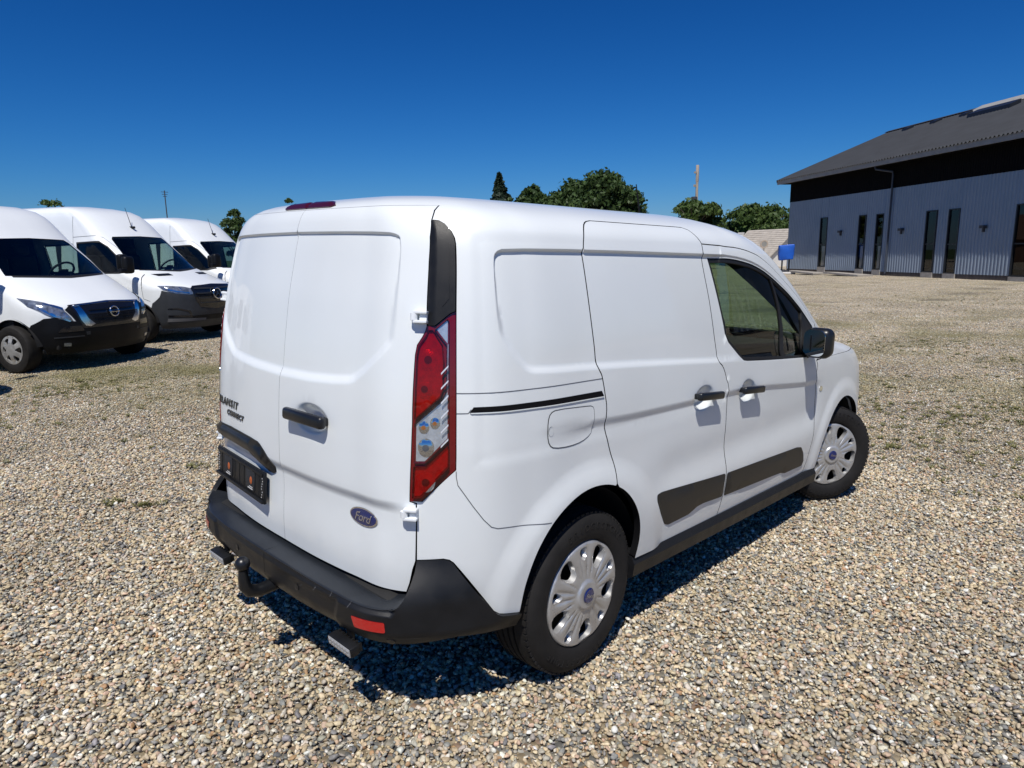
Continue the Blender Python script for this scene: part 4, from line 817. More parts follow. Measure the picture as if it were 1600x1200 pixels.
# wheels
def make_wheel(name):
    wh = empty(name)                       # axis along -y = outwards, centre at the hub face plane
    bm = bmesh.new(); W2 = .1025
    prof = [(.205, -W2 + .012), (.216, -W2 + .004), (.235, -W2 - .001), (.262, -W2 - .004), (.285, -W2 + .001), (.302, -W2 + .012), (.3125, -W2 + .026), (.3175, -W2 + .042), (.3185, -.045)]
    for y0 in (-.045, -.015, .015, .045): prof += [(.3195, y0 + .001), (.3195, y0 + .009), (.3110, y0 + .010), (.3110, y0 + .018), (.3195, y0 + .019), (.3195, y0 + .026)]
    prof += [(.3175, W2 - .030), (.310, W2 - .015), (.285, W2), (.235, W2), (.205, W2 - .012)]
    prof = [prof[i] for i in range(len(prof)) if i == 0 or prof[i][1] >= prof[i - 1][1] - .02]
    lathe(bm, prof, 96)
    ty = bm_obj('tyre', bm, 'rubber', wh, angle=40)
    bm = bmesh.new()                       # shoulder blocks
    for i in range(72):
        a = i * 2 * math.pi / 72
        for yy, rr in ((-.074, .3085), (.074, .3085)):
            m3 = Matrix.Rotation(-a, 3, 'Y'); bx(bm, m3 @ Vector((rr, yy, 0)), (.012, .024, .019), 0, rot=m3)
    tag(bm_obj('tread_blocks', bm, 'rubber', ty, angle=30), kind='stuff')
    # raised maker's name on the sidewall
    for a0 in (90, 270):
        txt = 'BRIDGESTONE'
        for i, ch in enumerate(txt):
            a = R(a0 + (5 - i) * 7.2); rr = .264; M_ = Matrix.Translation((rr * math.cos(a), -W2 - .0035, rr * math.sin(a))) @ Matrix.Rotation(R(90), 4, 'X') @ Matrix.Rotation(a - R(90), 4, 'Z')
            text_mesh('sidewall_letter', ch, .036, .0012, 0, 'rubber', ty, M_)
    bm = bmesh.new(); lathe(bm, [(.206, -.095), (.200, -.086), (.192, -.05), (.185, .0), (.10, .0), (.02, -.01)], 48); bm_obj('steel_rim', bm, 'rust', wh)
    # trim with ten openings, large and small in turn
    def csurf(u, v):
        r = np.hypot(u, v); th = np.arctan2(v, u); y = -.098 - .012 * (1 - (r / .215) ** 2) + .016 * ss(.198, .214, r) - .010 * (1 - ss(.05, .062, r)) * (r < .07)
        ph = (th * 5 / (2 * math.pi)) % 1.0; rid = np.exp(-((ph - .40) / .045) ** 2) + np.exp(-((ph - .60) / .045) ** 2) + .8 * np.exp(-((ph - .18) / .03) ** 2) + .8 * np.exp(-((ph - .82) / .03) ** 2); y = y + .0055 * rid * ss(.06, .10, r) * (1 - ss(.15, .20, r))
        dip = np.exp(-((np.minimum(ph, 1 - ph)) / .13) ** 2); y = y + .006 * dip * ss(.085, .14, r)
        return np.stack([u, y, v], -1)
    holes = []
    for k in range(5):
        a = k * 2 * math.pi / 5
        def pl_(r_, d_): return (r_ * math.cos(a + d_), r_ * math.sin(a + d_))
        holes.append(chaikin([pl_(.104, -.05), pl_(.112, -.17), pl_(.150, -.235), pl_(.190, -.21), pl_(.194, 0), pl_(.190, .21), pl_(.150, .235), pl_(.112, .17), pl_(.104, .05)], 1))
        a += math.pi / 5
        holes.append(chaikin([pl_(.140, -.02), pl_(.150, -.09), pl_(.188, -.125), pl_(.193, 0), pl_(.188, .125), pl_(.150, .09), pl_(.140, .02)], 1))
    raw = panel(csurf, circ(0, 0, .214, .214, 96), holes=holes, h=.0065, seg=.006, flange=-.0, e=1e-3)
    V, F, N, MI = raw; V2 = list(V); N2 = list(N); F2 = list(F); MI2 = list(MI)
    for q in holes + [circ(0, 0, .214, .214, 96)]:      # bright inner walls of the openings
        q = resample(q, .008); Pq = csurf(q[:, 0], q[:, 1]); c = q.mean(0); k = len(q); b0 = len(V2); big = len(q) > 100
        inn = Pq.copy(); inn[:, 1] += .022; sh = .985 if big else .86; inn[:, 0] = c[0] + (q[:, 0] - c[0]) * sh; inn[:, 2] = c[1] + (q[:, 1] - c[1]) * sh
        nn = np.stack([c[0] - q[:, 0], np.full(k, -.01), c[1] - q[:, 1]], 1) * (-1 if big else 1); nn /= np.linalg.norm(nn, axis=1, keepdims=True)
        V2 += list(Pq) + list(inn); N2 += list(nn) * 2
        for i in range(k): j = (i + 1) % k; F2.append((b0 + i, b0 + j, b0 + k + j, b0 + k + i)); MI2.append(0)
    cv_ = mk('wheel_cover', (np.array(V2), F2, np.array(N2), MI2), ['silver', 'silver'], wh)
    bm = bmesh.new(); lathe(bm, [(.001, -.1265), (.026, -.1255), (.030, -.122)], 28); bm_obj('hub_badge', bm, 'badge_blue', cv_)
    text_mesh('hub_script', 'Ford', .022, .0004, .3, 'chrome', cv_, Matrix.Translation((0, -.1268, 0)) @ Matrix.Rotation(R(90), 4, 'X'))
    return wh
wheel = make_wheel('wheel')
spots = [((0, -.79, .318), R(0), R(14)), ((2.662, -.785, .318), R(-31), R(8)), ((0, .79, .318), R(180), 0), ((2.662, .785, .318), R(149), 0)]
for i, (lc, rz_, spin) in enumerate(spots):
    o = wheel if i == 0 else copy_tree(wheel)
    o.parent = van; o.matrix_local = Matrix.Translation(lc) @ Matrix.Rotation(rz_, 4, 'Z') @ Matrix.Rotation(spin, 4, 'Y')
# ---------------------------------------------------------------- the row of tall vans
MT['bumper_grey'] = mat('bumper_grey', (.026, .029, .034), .5, noise=.2, nscale=12)
MT['bumper_black'] = mat('bumper_black', (.006, .0065, .008), .42, spec=.22, noise=.2, nscale=12)
MT['glass_van'] = glass_mat('van_glass', (.48, .60, .56))
MT['head_glass'] = mat('headlamp_glass', (.32, .35, .40), .08, .6, 1.0, noise=.7, nscale=18, bump=.5, bscale=40)
def van_wheel(rt, rr, spokes):
    wh = empty('wheel'); bm = bmesh.new(); W2 = .11
    lathe(bm, [(rr, -W2 + .012), (rr + .02, -W2), (rt - .05, -W2 - .003), (rt - .02, -W2 + .006), (rt - .004, -W2 + .03), (rt, -.05), (rt, .05), (rt - .004, W2 - .03), (rt - .02, W2), (rr, W2)], 48); bm_obj('tyre', bm, 'rubber', wh)
    bm = bmesh.new(); lathe(bm, [(rr, -.09), (rr - .015, -.05), (.02, -.03)], 32); bm_obj('steel_rim', bm, 'rust', wh)
    def cs(u, v): r = np.hypot(u, v); return np.stack([u, -.105 - .02 * (1 - (r / rr) ** 2) + .012 * ss(.5, .8, r / rr) * (1 - ss(.9, 1, r / rr)), v], -1)
    holes = []
    for k in range(spokes):
        a = k * 2 * math.pi / spokes
        def pl_(r_, d_): return (rr * r_ * math.cos(a + d_), rr * r_ * math.sin(a + d_))
        w_ = 1.45 / spokes; holes.append(chaikin([pl_(.42, -.1 * w_), pl_(.5, -.8 * w_), pl_(.86, -1.25 * w_), pl_(.90, 0), pl_(.86, 1.25 * w_), pl_(.5, .8 * w_), pl_(.42, .1 * w_)], 1))
    mk('wheel_cover', panel(cs, circ(0, 0, rr + .004, rr + .004, 48), holes=holes, h=.03, seg=.02, flange=.02), ['silver', 'silver'], wh)
    return wh
def tall_van(spec, loc, yaw, label, wheel_proto, group):
    root = empty('cargo_van', (loc[0], loc[1], float(gz(*loc))), yaw); tag(root, label, 'van', group)
    B = Shell(spec['plan'], spec['prof'], spec['xm'], -3.6); s0, s1 = B.s0, B.s1; surf = B.P; wb = spec['wb']; top = B.vmax - .01
    def sd(pts): return [(float(B.side(x, z)), z) for x, z in resample(pts, .06, False)]
    def fr(pts, closed=False): return [(float(B.end(y, z, True)), z) for y, z in resample(pts, .05, closed)]
    def both(raw): return [raw, flip(raw)]
    def arch(xc, r_): return [(float(B.side(xc + r_ * math.cos(a), .36 + r_ * math.sin(a))), .36 + r_ * math.sin(a)) for a in np.linspace(R(172), R(8), 22)]
    lo = .44
    ws = spec['ws']; wse = fr([(0, ws[0])] + ws[1] + [(0, ws[2])])
    out = [(s0, lo)] + arch(-wb, .42) + arch(0, spec['ra']) + [(s1, lo)] + wse + [(s1, top), (s0, top)]
    win = sd(spec['win'] + [spec['win'][0]])[:-1]
    for q in (False, True):
        raw = panel(surf, out, holes=[win], h=.11, seg=.06, flange=.02, mirror=q)
        body = mk('body_side', raw, ['paint2', 'seam'], root)
        mk('window_pane', panel(surf, win, h=.12, seg=.06, off=-.012, flange=0, mirror=q), 'glass_van', root)
        mk('window_seal', panel(surf, win, holes=[inset(win, .03)[::-1]], h=.08, seg=.05, off=.002, flange=0, mirror=q), ['seal', 'seal'], root)
        hl = mk('headlight', panel(surf, fr(spec['head'], True), h=.05, seg=.03, off=.010, flange=.03, mirror=q, dome=.012, dome_w=.05), ['head_glass', 'seal'], root)
        for d_ in spec['drl']: mk('light_bar', panel(surf, fr(d_, True), h=.05, seg=.03, off=.020, flange=.02, mirror=q), ['chrome', 'chrome'], hl)
        for ln in spec['seams']:
            P_ = np.array(sd(ln)); t_ = np.gradient(P_, axis=0); t_ /= np.maximum(np.linalg.norm(t_, axis=1, keepdims=True), 1e-9); n_ = np.stack([-t_[:, 1], t_[:, 0]], 1) * .003
            mk('door_seam', panel(surf, np.vstack([P_ + n_, (P_ - n_)[::-1]]), h=.1, seg=.06, off=.003, flange=0, mirror=q), ['seam', 'seam'], body)
        bm = bmesh.new(); bx(bm, (0, 0, 0), (.13, .20, .30), .05, seg=3); bx(bm, (.02, .12 * (1 if not q else -1), -.10), (.07, .16, .08), .02)
        bm_obj('wing_mirror', bm, 'bumper_black', root, (spec['mx'], (-1 if not q else 1) * (B.W + .17), spec['mz']))
        bm = bmesh.new(); bx(bm, (-1.7 - .02, 0, .40), (3.4, .06, .20), .02); bm_obj('side_sill', bm, 'bumper_black', root, (-.2, (-1 if not q else 1) * (B.W - .03), 0))
    rw = panel(surf, [(s1, ws[0])] + wse[1:-1] + [(s1, ws[2])], h=.12, seg=.06, off=-.006, flange=.0); mk('windscreen', both(rw), 'glass_van', root)
    yb = ws[1][0][0] * .93
    e_ = panel(surf, fr([(0, ws[0] - .022), (yb, ws[0] + .012)]) + fr([(yb, ws[0] + .04), (0, ws[0] + .012)]), h=.08, seg=.06, off=.004, flange=0); mk('scuttle', both(e_), ['seal', 'seal'], root)
    rb = panel(surf, sd([(spec['ra'] + .01, .27), (spec['ra'] + .015, .45)]) + fr(spec['bump']) + [(s1, .26)], h=.08, seg=.05, off=.016, flange=.06); bp_ = mk('front_bumper', both(rb), [spec['bm'], spec['bm']], root)
    for poly, m_, off_ in spec['front']:
        rr_ = panel(surf, fr(poly), h=.05, seg=.03, off=off_, flange=.02)
        mk('grille' if m_ in ('gloss_black', 'bumper_black') else 'grille_bar', both(rr_), [m_, m_], bp_)
    for poly, m_, nm in spec['detail']:
        for q in (False, True): mk(nm, panel(surf, fr(poly, True), h=.05, seg=.03, off=.022, flange=.02, mirror=q), [m_, m_], bp_)
    for poly in spec.get('vents', []):
        for q in (False, True): mk('bonnet_vent', panel(surf, fr(poly, True), h=.05, seg=.03, off=.004, flange=.005, mirror=q), ['bumper_black', 'seal'], root)
    sx = float(B.xf(spec['badge'][1])); bd = empty('badge', parent=bp_); bd.matrix_local = frame_on((sx + .05, 0, spec['badge'][1]), (1, 0, .12))
    rb_ = spec['badge'][2]; bm = bmesh.new(); tube(bm, [(rb_ * math.cos(a), rb_ * math.sin(a), 0) for a in np.linspace(0, 2 * math.pi, 33)], rb_ * .13, 8, caps=False); bm_obj('badge_ring', bm, 'chrome', bd)
    if spec['badge'][0] == 'bar':
        bm = bmesh.new(); bx(bm, (0, 0, .006), (rb_ * 2.2, rb_ * .42, .016), .004); bm_obj('badge_bar', bm, 'chrome', bd)
        text_mesh('badge_text', 'NISSAN', rb_ * .42, .002, 0, 'bumper_black', bd, Matrix.Translation((0, 0, .016)))
    else:
        bm = bmesh.new()
        for k in range(3):
            a = R(90 + 120 * k); b1 = a + R(90); prism(bm, [(rb_ * .95 * math.cos(a), rb_ * .95 * math.sin(a), 0), (rb_ * .13 * math.cos(b1), rb_ * .13 * math.sin(b1), 0), (-rb_ * .13 * math.cos(b1), -rb_ * .13 * math.sin(b1), 0)], (0, 0, .012))
        bm_obj('badge_star', bm, 'chrome', bd)
    if spec.get('aerial'):
        vq = spec['aerial']; ax, az = float(B.xf(vq)), float(B.z(vq)) - .01; bm = bmesh.new(); bx(bm, (0, 0, .02), (.16, .05, .05), .015); tube(bm, [(0, 0, .03), (-.12, 0, .42)], [.007, .004], 6); bm_obj('roof_aerial', bm, 'bumper_black', root, (ax, 0, az))
    # cab
    bm = bmesh.new(); bx(bm, (-.42 + spec['cx'], 0, 1.15), (.55, B.W * 1.66, .32), .10, seg=3); bx(bm, (-.52 + spec['cx'], .48, 1.30), (.3, .45, .12), .05, seg=3); bm_obj('dashboard', bm, 'interior', root)
    bm = bmesh.new(); bx(bm, (-1.85, 0, 1.4), (.04, B.W * 1.84, 1.3), .01); bm_obj('bulkhead', bm, 'interior', root)
    bm = bmesh.new(); bx(bm, (-.8, 0, .72), (1.6, B.W * 1.8, .1)); bm_obj('cab_floor', bm, 'interior', root)
    for yy in (-.55, 0, .5):
        st = empty('seat', (-1.35, yy, .75), parent=root)
        bm = bmesh.new(); bx(bm, (.05, 0, .28), (.48, .46, .18), .06, seg=3); bm_obj('seat_cushion', bm, 'interior', st)
        bm = bmesh.new(); bx(bm, (-.24, 0, .62), (.16, .46, .66), .06, seg=3); bx(bm, (-.24, 0, 1.05), (.12, .26, .18), .05, seg=3); bm_obj('seat_back', bm, 'interior', st)
    bm = bmesh.new(); tube(bm, [(.21 * math.cos(a), .21 * math.sin(a), 0) for a in np.linspace(0, 2 * math.pi, 25)], .018, 8, caps=False); bx(bm, (0, 0, -.02), (.16, .18, .05), .03); bx(bm, (0, 0, -.015), (.05, .40, .02), .005)
    bm_obj('steering_wheel', bm, 'interior', root, (-.74 + spec['cx'], .50, 1.42), (0, R(-50), 0))
    bm = bmesh.new(); bx(bm, (-1.7, 0, .42), (4.6, B.W * 1.5, .2), .03); bm_obj('underbody', bm, 'under', root)
    bm = bmesh.new(); bx(bm, (.45, 0, .42), (.4, B.W * 1.3, .2), .03); bm_obj('crossmember', bm, 'under', root)
    for i, (x_, sg) in enumerate(((0, -1), (0, 1), (-wb, -1), (-wb, 1))):
        c = copy_tree(wheel_proto, root); c.location = (x_, sg * (B.W - .13), .345); c.rotation_euler = (0, R(20 * i), 0 if sg < 0 else math.pi)
        bm = bmesh.new(); lathe(bm, [(.45, -B.W + .07), (.45, -.5), (.05, -.5)], 20, 'Y', R(6), R(174))
        for v_ in bm.verts: v_.co.x += x_; v_.co.z += .345; v_.co.y *= -sg
        bm_obj('wheel_housing', bm, 'under', root)
    return root
NSPEC = dict(wb=3.4, xm=-2.5, ra=.42, cx=.0, mx=-.12, mz=1.52,
    plan=[(-4.2,0),(-4.2,.6),(-4.17,.93),(-4.05,1.01),(-3,1.03),(-1,1.03),(0,1.025),(.32,.99),(.56,.86),(.72,.6),(.79,.3),(.80,0)],
    prof=[(.25,.25,.06,.70,-4.15),(.40,.40,.012,.77,-4.2),(.60,.60,0,.80,-4.2),(.80,.80,0,.79,-4.2),(.92,.92,0,.75,-4.2),(1.0,1.0,.002,.66,-4.19),(1.1,1.1,.006,.50,-4.19),(1.2,1.2,.012,.32,-4.18),(1.3,1.3,.02,.13,-4.17),(1.38,1.38,.028,-.02,-4.16),(1.6,1.6,.055,-.28,-4.13),(1.93,1.93,.11,-.68,-4.08),(2.1,2.1,.13,-.87,-4.05),(2.25,2.25,.16,-1.03,-4.0),(2.36,2.36,.19,-1.18,-3.97),(2.46,2.455,.26,-1.38,-3.92),(2.54,2.51,.40,-1.62,-3.9),(2.68,2.54,1.03,-1.95,-3.8)],
    ws=(1.36, [(.83,1.40),(.80,1.55),(.70,1.90),(.64,1.95)], 1.97), win=[(-.32,1.40),(-1.55,1.34),(-1.58,1.88),(-.80,1.90),(-.58,1.70)],
    head=[(.97,1.085),(.965,.97),(.88,.85),(.74,.735),(.60,.695),(.63,.78),(.70,.91),(.82,1.01)], drl=[[(.92,.93),(.82,.815),(.66,.725),(.64,.74),(.79,.83),(.89,.94)], [(.80,.90),(.70,.83),(.695,.845),(.79,.915)], [(.76,.86),(.68,.79),(.675,.805),(.75,.875)], [(.86,.985),(.76,.93),(.70,.90),(.69,.925),(.76,.965),(.84,1.0)]],
    bump=[(1.0,.62),(.98,.70),(.90,.79),(.80,.80),(.72,.755),(.58,.725),(.62,.80),(.68,.90),(.60,.955),(0,.985)], bm='bumper_black',
    front=[([(0,.62),(.50,.62),(.56,.80),(.62,.955),(0,.985)], 'gloss_black', .020), ([(0,.958),(.55,.935),(.56,.948),(0,.975)], 'chrome', .030)] + [([(0, z_), (.40 - (.9 - z_) * .4, z_), (.40 - (.9 - z_) * .4, z_ + .012), (0, z_ + .012)], 'bumper_black', .030) for z_ in (.70, .75, .86)],
    detail=[([(.575,.95),(.49,.945),(.42,.76),(.33,.67),(.40,.64),(.47,.655),(.52,.74)], 'chrome', 'grille_chrome'), ([(.84,.50),(.50,.50),(.50,.515),(.84,.515)], 'bumper_grey', 'bumper_line'), ([(.80,.58),(.50,.585),(.52,.66),(.74,.665)], 'gloss_black', 'air_intake'), ([(.74,.38),(.66,.375),(.66,.42),(.74,.425)], 'head_glass', 'fog_lamp'), ([(.47,.52),(.42,.52),(.42,.565),(.47,.565)], 'bumper_grey', 'tow_eye_cover')],
    seams=[[(-1.66,1.0),(-1.66,2.05)]], badge=('bar', .835, .075))
SSPEC = dict(wb=3.66, xm=-2.5, ra=.42, cx=.15, mx=.02, mz=1.55,
    plan=[(-4.7,0),(-4.7,.6),(-4.67,.9),(-4.55,.98),(-3,1.0),(-1,1.0),(0,1.0),(.4,.975),(.68,.87),(.88,.62),(.97,.3),(.985,0)],
    prof=[(.25,.25,.07,.86,-4.65),(.40,.40,.015,.95,-4.7),(.60,.60,0,.98,-4.7),(.85,.85,0,.985,-4.7),(1.0,1.0,0,.96,-4.7),(1.07,1.07,.002,.90,-4.69),(1.14,1.14,.008,.72,-4.69),(1.22,1.22,.012,.50,-4.68),(1.30,1.30,.02,.27,-4.67),(1.37,1.37,.028,.08,-4.66),(1.6,1.6,.055,-.22,-4.63),(2.05,2.05,.125,-.74,-4.57),(2.2,2.2,.145,-.90,-4.55),(2.36,2.36,.165,-1.08,-4.52),(2.52,2.52,.20,-1.31,-4.49),(2.62,2.61,.27,-1.52,-4.45),(2.69,2.66,.40,-1.74,-4.4),(2.83,2.70,1.0,-2.05,-4.3)],
    ws=(1.36, [(.82,1.40),(.77,1.60),(.68,2.0),(.63,2.05)], 2.07), win=[(-.18,1.37),(-.38,1.33),(-1.40,1.33),(-1.44,1.95),(-.92,1.97),(-.74,1.86)],
    head=[(.93,1.09),(.92,1.02),(.80,.945),(.60,.915),(.50,.93),(.53,1.02),(.66,1.06)], drl=[[(.88,1.01),(.78,.965),(.60,.935),(.60,.95),(.77,.98),(.87,1.025)], [(.74,1.045),(.70,.97),(.69,.97),(.72,1.045)]],
    bump=[(.99,.66),(.985,.76),(.95,.88),(.93,1.0),(.80,.935),(.60,.905),(.50,.92),(.0,.92)], bm='bumper_grey',
    front=[([(0,.60),(.42,.66),(.50,.78),(.56,1.02),(.50,1.06),(0,1.08)], 'gloss_black', .022)] + [([(0, z_), (.44 + (z_ - .8) * .25, z_ + .01), (.44 + (z_ - .8) * .25, z_ + .03), (0, z_ + .022)], 'bumper_grey', .036) for z_ in (.72, .81, .90, .99)] + [([(0,.40),(.55,.42),(.60,.50),(0,.50)], 'bumper_black', .020)],
    detail=[([(.90,.50),(.60,.47),(.58,.49),(.62,.60),(.80,.66),(.90,.66),(.905,.64),(.82,.635),(.65,.58),(.62,.51),(.90,.53)], 'gloss_black', 'bumper_crease'), ([(.90,.40),(.30,.40),(.30,.44),(.90,.46)], 'interior_grey', 'lower_lip')],
    vents=[[(.72,1.31),(.36,1.315),(.36,1.275),(.66,1.27)]],
    seams=[[(-1.52,1.0),(-1.52,2.45)], [(.03,1.36),(.12,1.15),(.15,.85),(.3,.8)], [(-1.52,2.05),(-1.0,2.07),(-.88,2.03),(-.62,1.83),(-.08,1.38)]], badge=('star', .905, .105), aerial=2.24)
w_n = van_wheel(.345, .205, 6); w_s = van_wheel(.345, .20, 9)
GRP = 'tall white vans parked in a row'
tall_van(NSPEC, (1.07, 10.15), R(-63.4), 'tall white cargo van with chrome-framed black grille, front of the row', w_n, GRP)
tall_van(SSPEC, (3.51, 12.53), R(-62.8), 'tall white cargo van with dark grey bumper and star badge, middle of row', w_s, GRP)
tall_van(SSPEC, (6.3, 15.2), R(-63), 'tall white cargo van farthest back in the row, mostly hidden', w_s, GRP)
tall_van(NSPEC, (-1.65, 7.9), R(-63), 'tall white cargo van at row end, only its shadow enters the picture', w_n, GRP)
for p_ in (w_n, w_s):
    for c in list(p_.children): bpy.data.objects.remove(c)
    bpy.data.objects.remove(p_)
# ---------------------------------------------------------------- the warehouse
WA = Vector((49.03, 18.32, 0)); WD = Vector((-.60928543, -.79295099, 0)); WN = Vector((-.79295099, .60928543, 0))
def wp(t, z, q=0.0): return WA + WD * t + WN * q + Vector((0, 0, z))      # along the wall, up, out of it
MT['clad'] = mat('cladding_blue_grey', (.27, .32, .385), .42, .3, 0, noise=.10, nscale=.7, rough_var=.06)
MT['pipe'] = mat('downpipe_dark', (.05, .06, .08), .5)
MT['clad_black'] = mat('cladding_black', (.006, .006, .007), .85, spec=.08, noise=.2, nscale=2)
MT['roof_dark'] = mat('roof_fibre_cement', (.027, .030, .036), .75, noise=.25, nscale=1.2)
MT['fascia'] = mat('fascia_grey', (.30, .295, .28), .7, noise=.15, nscale=3)
MT['plinth'] = mat('plinth', (.12, .10, .085), .85, noise=.3, nscale=4)
MT['win_frame'] = mat('window_frame', (.012, .014, .018), .4)
MT['win_glass'] = glass_mat('warehouse_glass', (.62, .64, .63))
MT['pale_panel'] = mat('pale_reflection_and_foot', (.62, .60, .57), .8)  # painted window reflection; also colours the stand's pale foot
MT['concrete'] = mat('concrete', (.36, .33, .29), .9, noise=.25, nscale=6)
MT['lamp_grey'] = mat('lamp_grey', (.05, .05, .055), .5)
def extr(name, prof_tq, z0, z1, m, parent, flat=True):
    """a folded sheet: profile in (t, q), drawn upright"""
    V, F = [], []
    for t, q in prof_tq: V += [tuple(wp(t, z0, q)), tuple(wp(t, z1, q))]
    for i in range(len(prof_tq) - 1): F.append((2 * i, 2 * i + 2, 2 * i + 3, 2 * i + 1))
    me = bpy.data.meshes.new(name); me.from_pydata(V, [], F); return link(name, me, m, parent)
def wbox(bm, t0, t1, z0, z1, q0, q1, bev=0): 
    pts = [wp(t0, z0, q0), wp(t1, z0, q0), wp(t1, z0, q1), wp(t0, z0, q1)]; prism(bm, pts, (0, 0, z1 - z0))
def build_warehouse():
    root = empty('warehouse'); tag(root, 'long blue-grey corrugated metal warehouse with dark roof and slim windows', 'building')
    T0, T1 = -.6, 40.0; Z = 6.38
    rib = []
    t = T0; k = 0
    while t < T1: rib += [(t, 0), (t + .085, 0), (t + .115, .032), (t + .175, .032), (t + .205, 0)]; t += .205
    wins = [(3.43, 4.25, .42, 3.70), (7.51, 8.20, .36, 3.64), (9.14, 9.80, .34, 3.62), (13.2, 14.0, .28, 3.55), (14.78, 15.55, .25, 3.54), (18.84, 19.75, .2, 3.5), (22.5, 23.3, .2, 3.5), (24.1, 24.9, .2, 3.5), (29, 29.8, .2, 3.5), (33, 33.8, .2, 3.5)]
    # cladding runs between the windows, with short lengths over each
    edges = sorted(wins); cur = T0
    def seg_(a, b, z0, z1):
        pr = [(a, 0.0)] + [p for p in rib if a < p[0] < b] + [(b, 0.0)]; extr('cladding_sheet', pr, z0, z1, 'clad', root)
    for (a, b, z0, z1) in edges:
        seg_(cur, a, .24, 5.0); seg_(a, b, z1, 5.0); cur = b
    seg_(cur, T1, .24, 5.0)
    pr = []; t = T0
    while t < T1: pr += [(t, .02), (t + .13, .02), (t + .135, .035), (t + .145, .035), (t + .15, .02)]; t += .15
    extr('upper_cladding', pr, 5.0, Z, 'clad_black', root)
    bm = bmesh.new(); wbox(bm, T0, T1, -.1, .25, -.25, -.01); bm_obj('plinth', bm, 'plinth', root)
    for (a, b, z0, z1) in wins:
        w_ = empty('window', parent=root)
        bm = bmesh.new(); f_ = .06
        wbox(bm, a, a + f_, z0, z1, -.06, .05); wbox(bm, b - f_, b, z0, z1, -.06, .05); wbox(bm, a + f_, b - f_, z1 - f_, z1, -.06, .05); wbox(bm, a + f_, b - f_, z0, z0 + f_, -.06, .05); wbox(bm, a + f_, b - f_, z0 + 1.48, z0 + 1.54, -.05, .03); bm_obj('frame', bm, 'win_frame', w_)
        for za, zb in ((z0 + f_, z0 + 1.48), (z0 + 1.54, z1 - f_)):
            me = bpy.data.meshes.new('pane'); me.from_pydata([tuple(wp(a + f_, za, -.02)), tuple(wp(b - f_, za, -.02)), tuple(wp(b - f_, zb, -.02)), tuple(wp(a + f_, zb, -.02))], [], [(0, 1, 2, 3)]); link('pane', me, 'win_glass', w_)
        bm = bmesh.new(); wbox(bm, a - .02, b + .02, -.05, z0, -.2, .06); bm_obj('sill_block', bm, 'concrete', w_)
        if a < 12:
            bm = bmesh.new(); wbox(bm, a + .26, b - .06, z0 + .08, z0 + 1.40, -.055, -.04); bm_obj('pale_panel', bm, 'pale_panel', w_)  # pale board added behind the glass to imitate the reflection of white vans
    # inside darkness: rear wall, floor, end walls
    bm = bmesh.new(); wbox(bm, T0 + .02, T1, 0, Z, -15.5, -15.3); wbox(bm, T0 + .02, T0 + .2, 0, Z, -15.3, -.3); wbox(bm, T1 - .2, T1, 0, Z, -15.3, -.3); bm_obj('inner_wall', bm, 'clad_black', root)
    bm = bmesh.new(); prism(bm, [wp(T0 - .33, 6.30, .84), wp(T0 - .33, 6.30, -16.4), wp(T0 - .33, 6.50, -16.4), wp(T0 - .33, 9.95, -7.8), wp(T0 - .33, 6.55, .84)], WD * .30); bm_obj('gable', bm, 'clad_black', root)
    # roof: waves run down the slope
    def roof_sheet(q0, z0, q1, z1, nm):
        V, F = [], []; n = 0; t = T0 - .45
        dirq = Vector((WN.x * (q0 - q1), WN.y * (q0 - q1), z0 - z1)).normalized(); up = WD.cross(dirq); up = up if up.z > 0 else -up
        rows = 2
        while t < T1:
            hgt = .05 * math.cos(2 * math.pi * (t - T0) / .24)
            V += [tuple(wp(t, z0, q0) + up * hgt), tuple(wp(t, z1, q1) + up * hgt)]; n += 1; t += .24 / 6
        F = [(2 * i, 2 * i + 2, 2 * i + 3, 2 * i + 1) for i in range(n - 1)]
        me = bpy.data.meshes.new(nm); me.from_pydata(V, [], F); me.polygons.foreach_set('use_smooth', [True] * len(F)); return link(nm, me, 'roof_dark', root)
    rs = roof_sheet(.92, 6.56, -7.8, 10.05, 'roof_slope'); roof_sheet(-16.5, 6.56, -7.8, 10.05, 'roof_slope')
    bm = bmesh.new(); wbox(bm, T0 - .4, T1, 6.28, 6.57, .80, .86); bm_obj('fascia_board', bm, 'fascia', root)
    bm = bmesh.new(); wbox(bm, T0 - .35, T1, 6.33, 6.40, -.05, .80); bm_obj('soffit', bm, 'clad_black', root)
    bm = bmesh.new(); prism(bm, [wp(T0 - .46, 6.40, .86), wp(T0 - .46, 6.60, .92), wp(T0 - .46, 10.08, -7.8), wp(T0 - .46, 9.86, -7.8)], WD * .05); prism(bm, [wp(T0 - .46, 6.40, -16.4), wp(T0 - .46, 9.86, -7.8), wp(T0 - .46, 10.08, -7.8), wp(T0 - .46, 6.60, -16.5)], WD * .05); bm_obj('verge_board', bm, 'roof_dark', root)
    bm = bmesh.new(); prism(bm, [wp(T0 - .5, 10.02, -7.45), wp(T0 - .5, 10.15, -7.8), wp(T0 - .5, 10.02, -8.15)], WD * (T1 - T0)); bm_obj('ridge_cap', bm, 'roof_dark', rs)
    sl = lambda q: 6.60 + (.92 - q) * (3.49 / 8.72)
    bm = bmesh.new(); prism(bm, [wp(7.4, sl(-6.9) + .03, -6.9), wp(7.4, sl(-6.9) + .12, -7.0), wp(7.4, 10.22, -7.8), wp(7.4, sl(-6.9) + .12, -8.6), wp(7.4, sl(-6.9), -8.7)], WD * 33); bm_obj('ridge_skylight', bm, 'fascia', root)
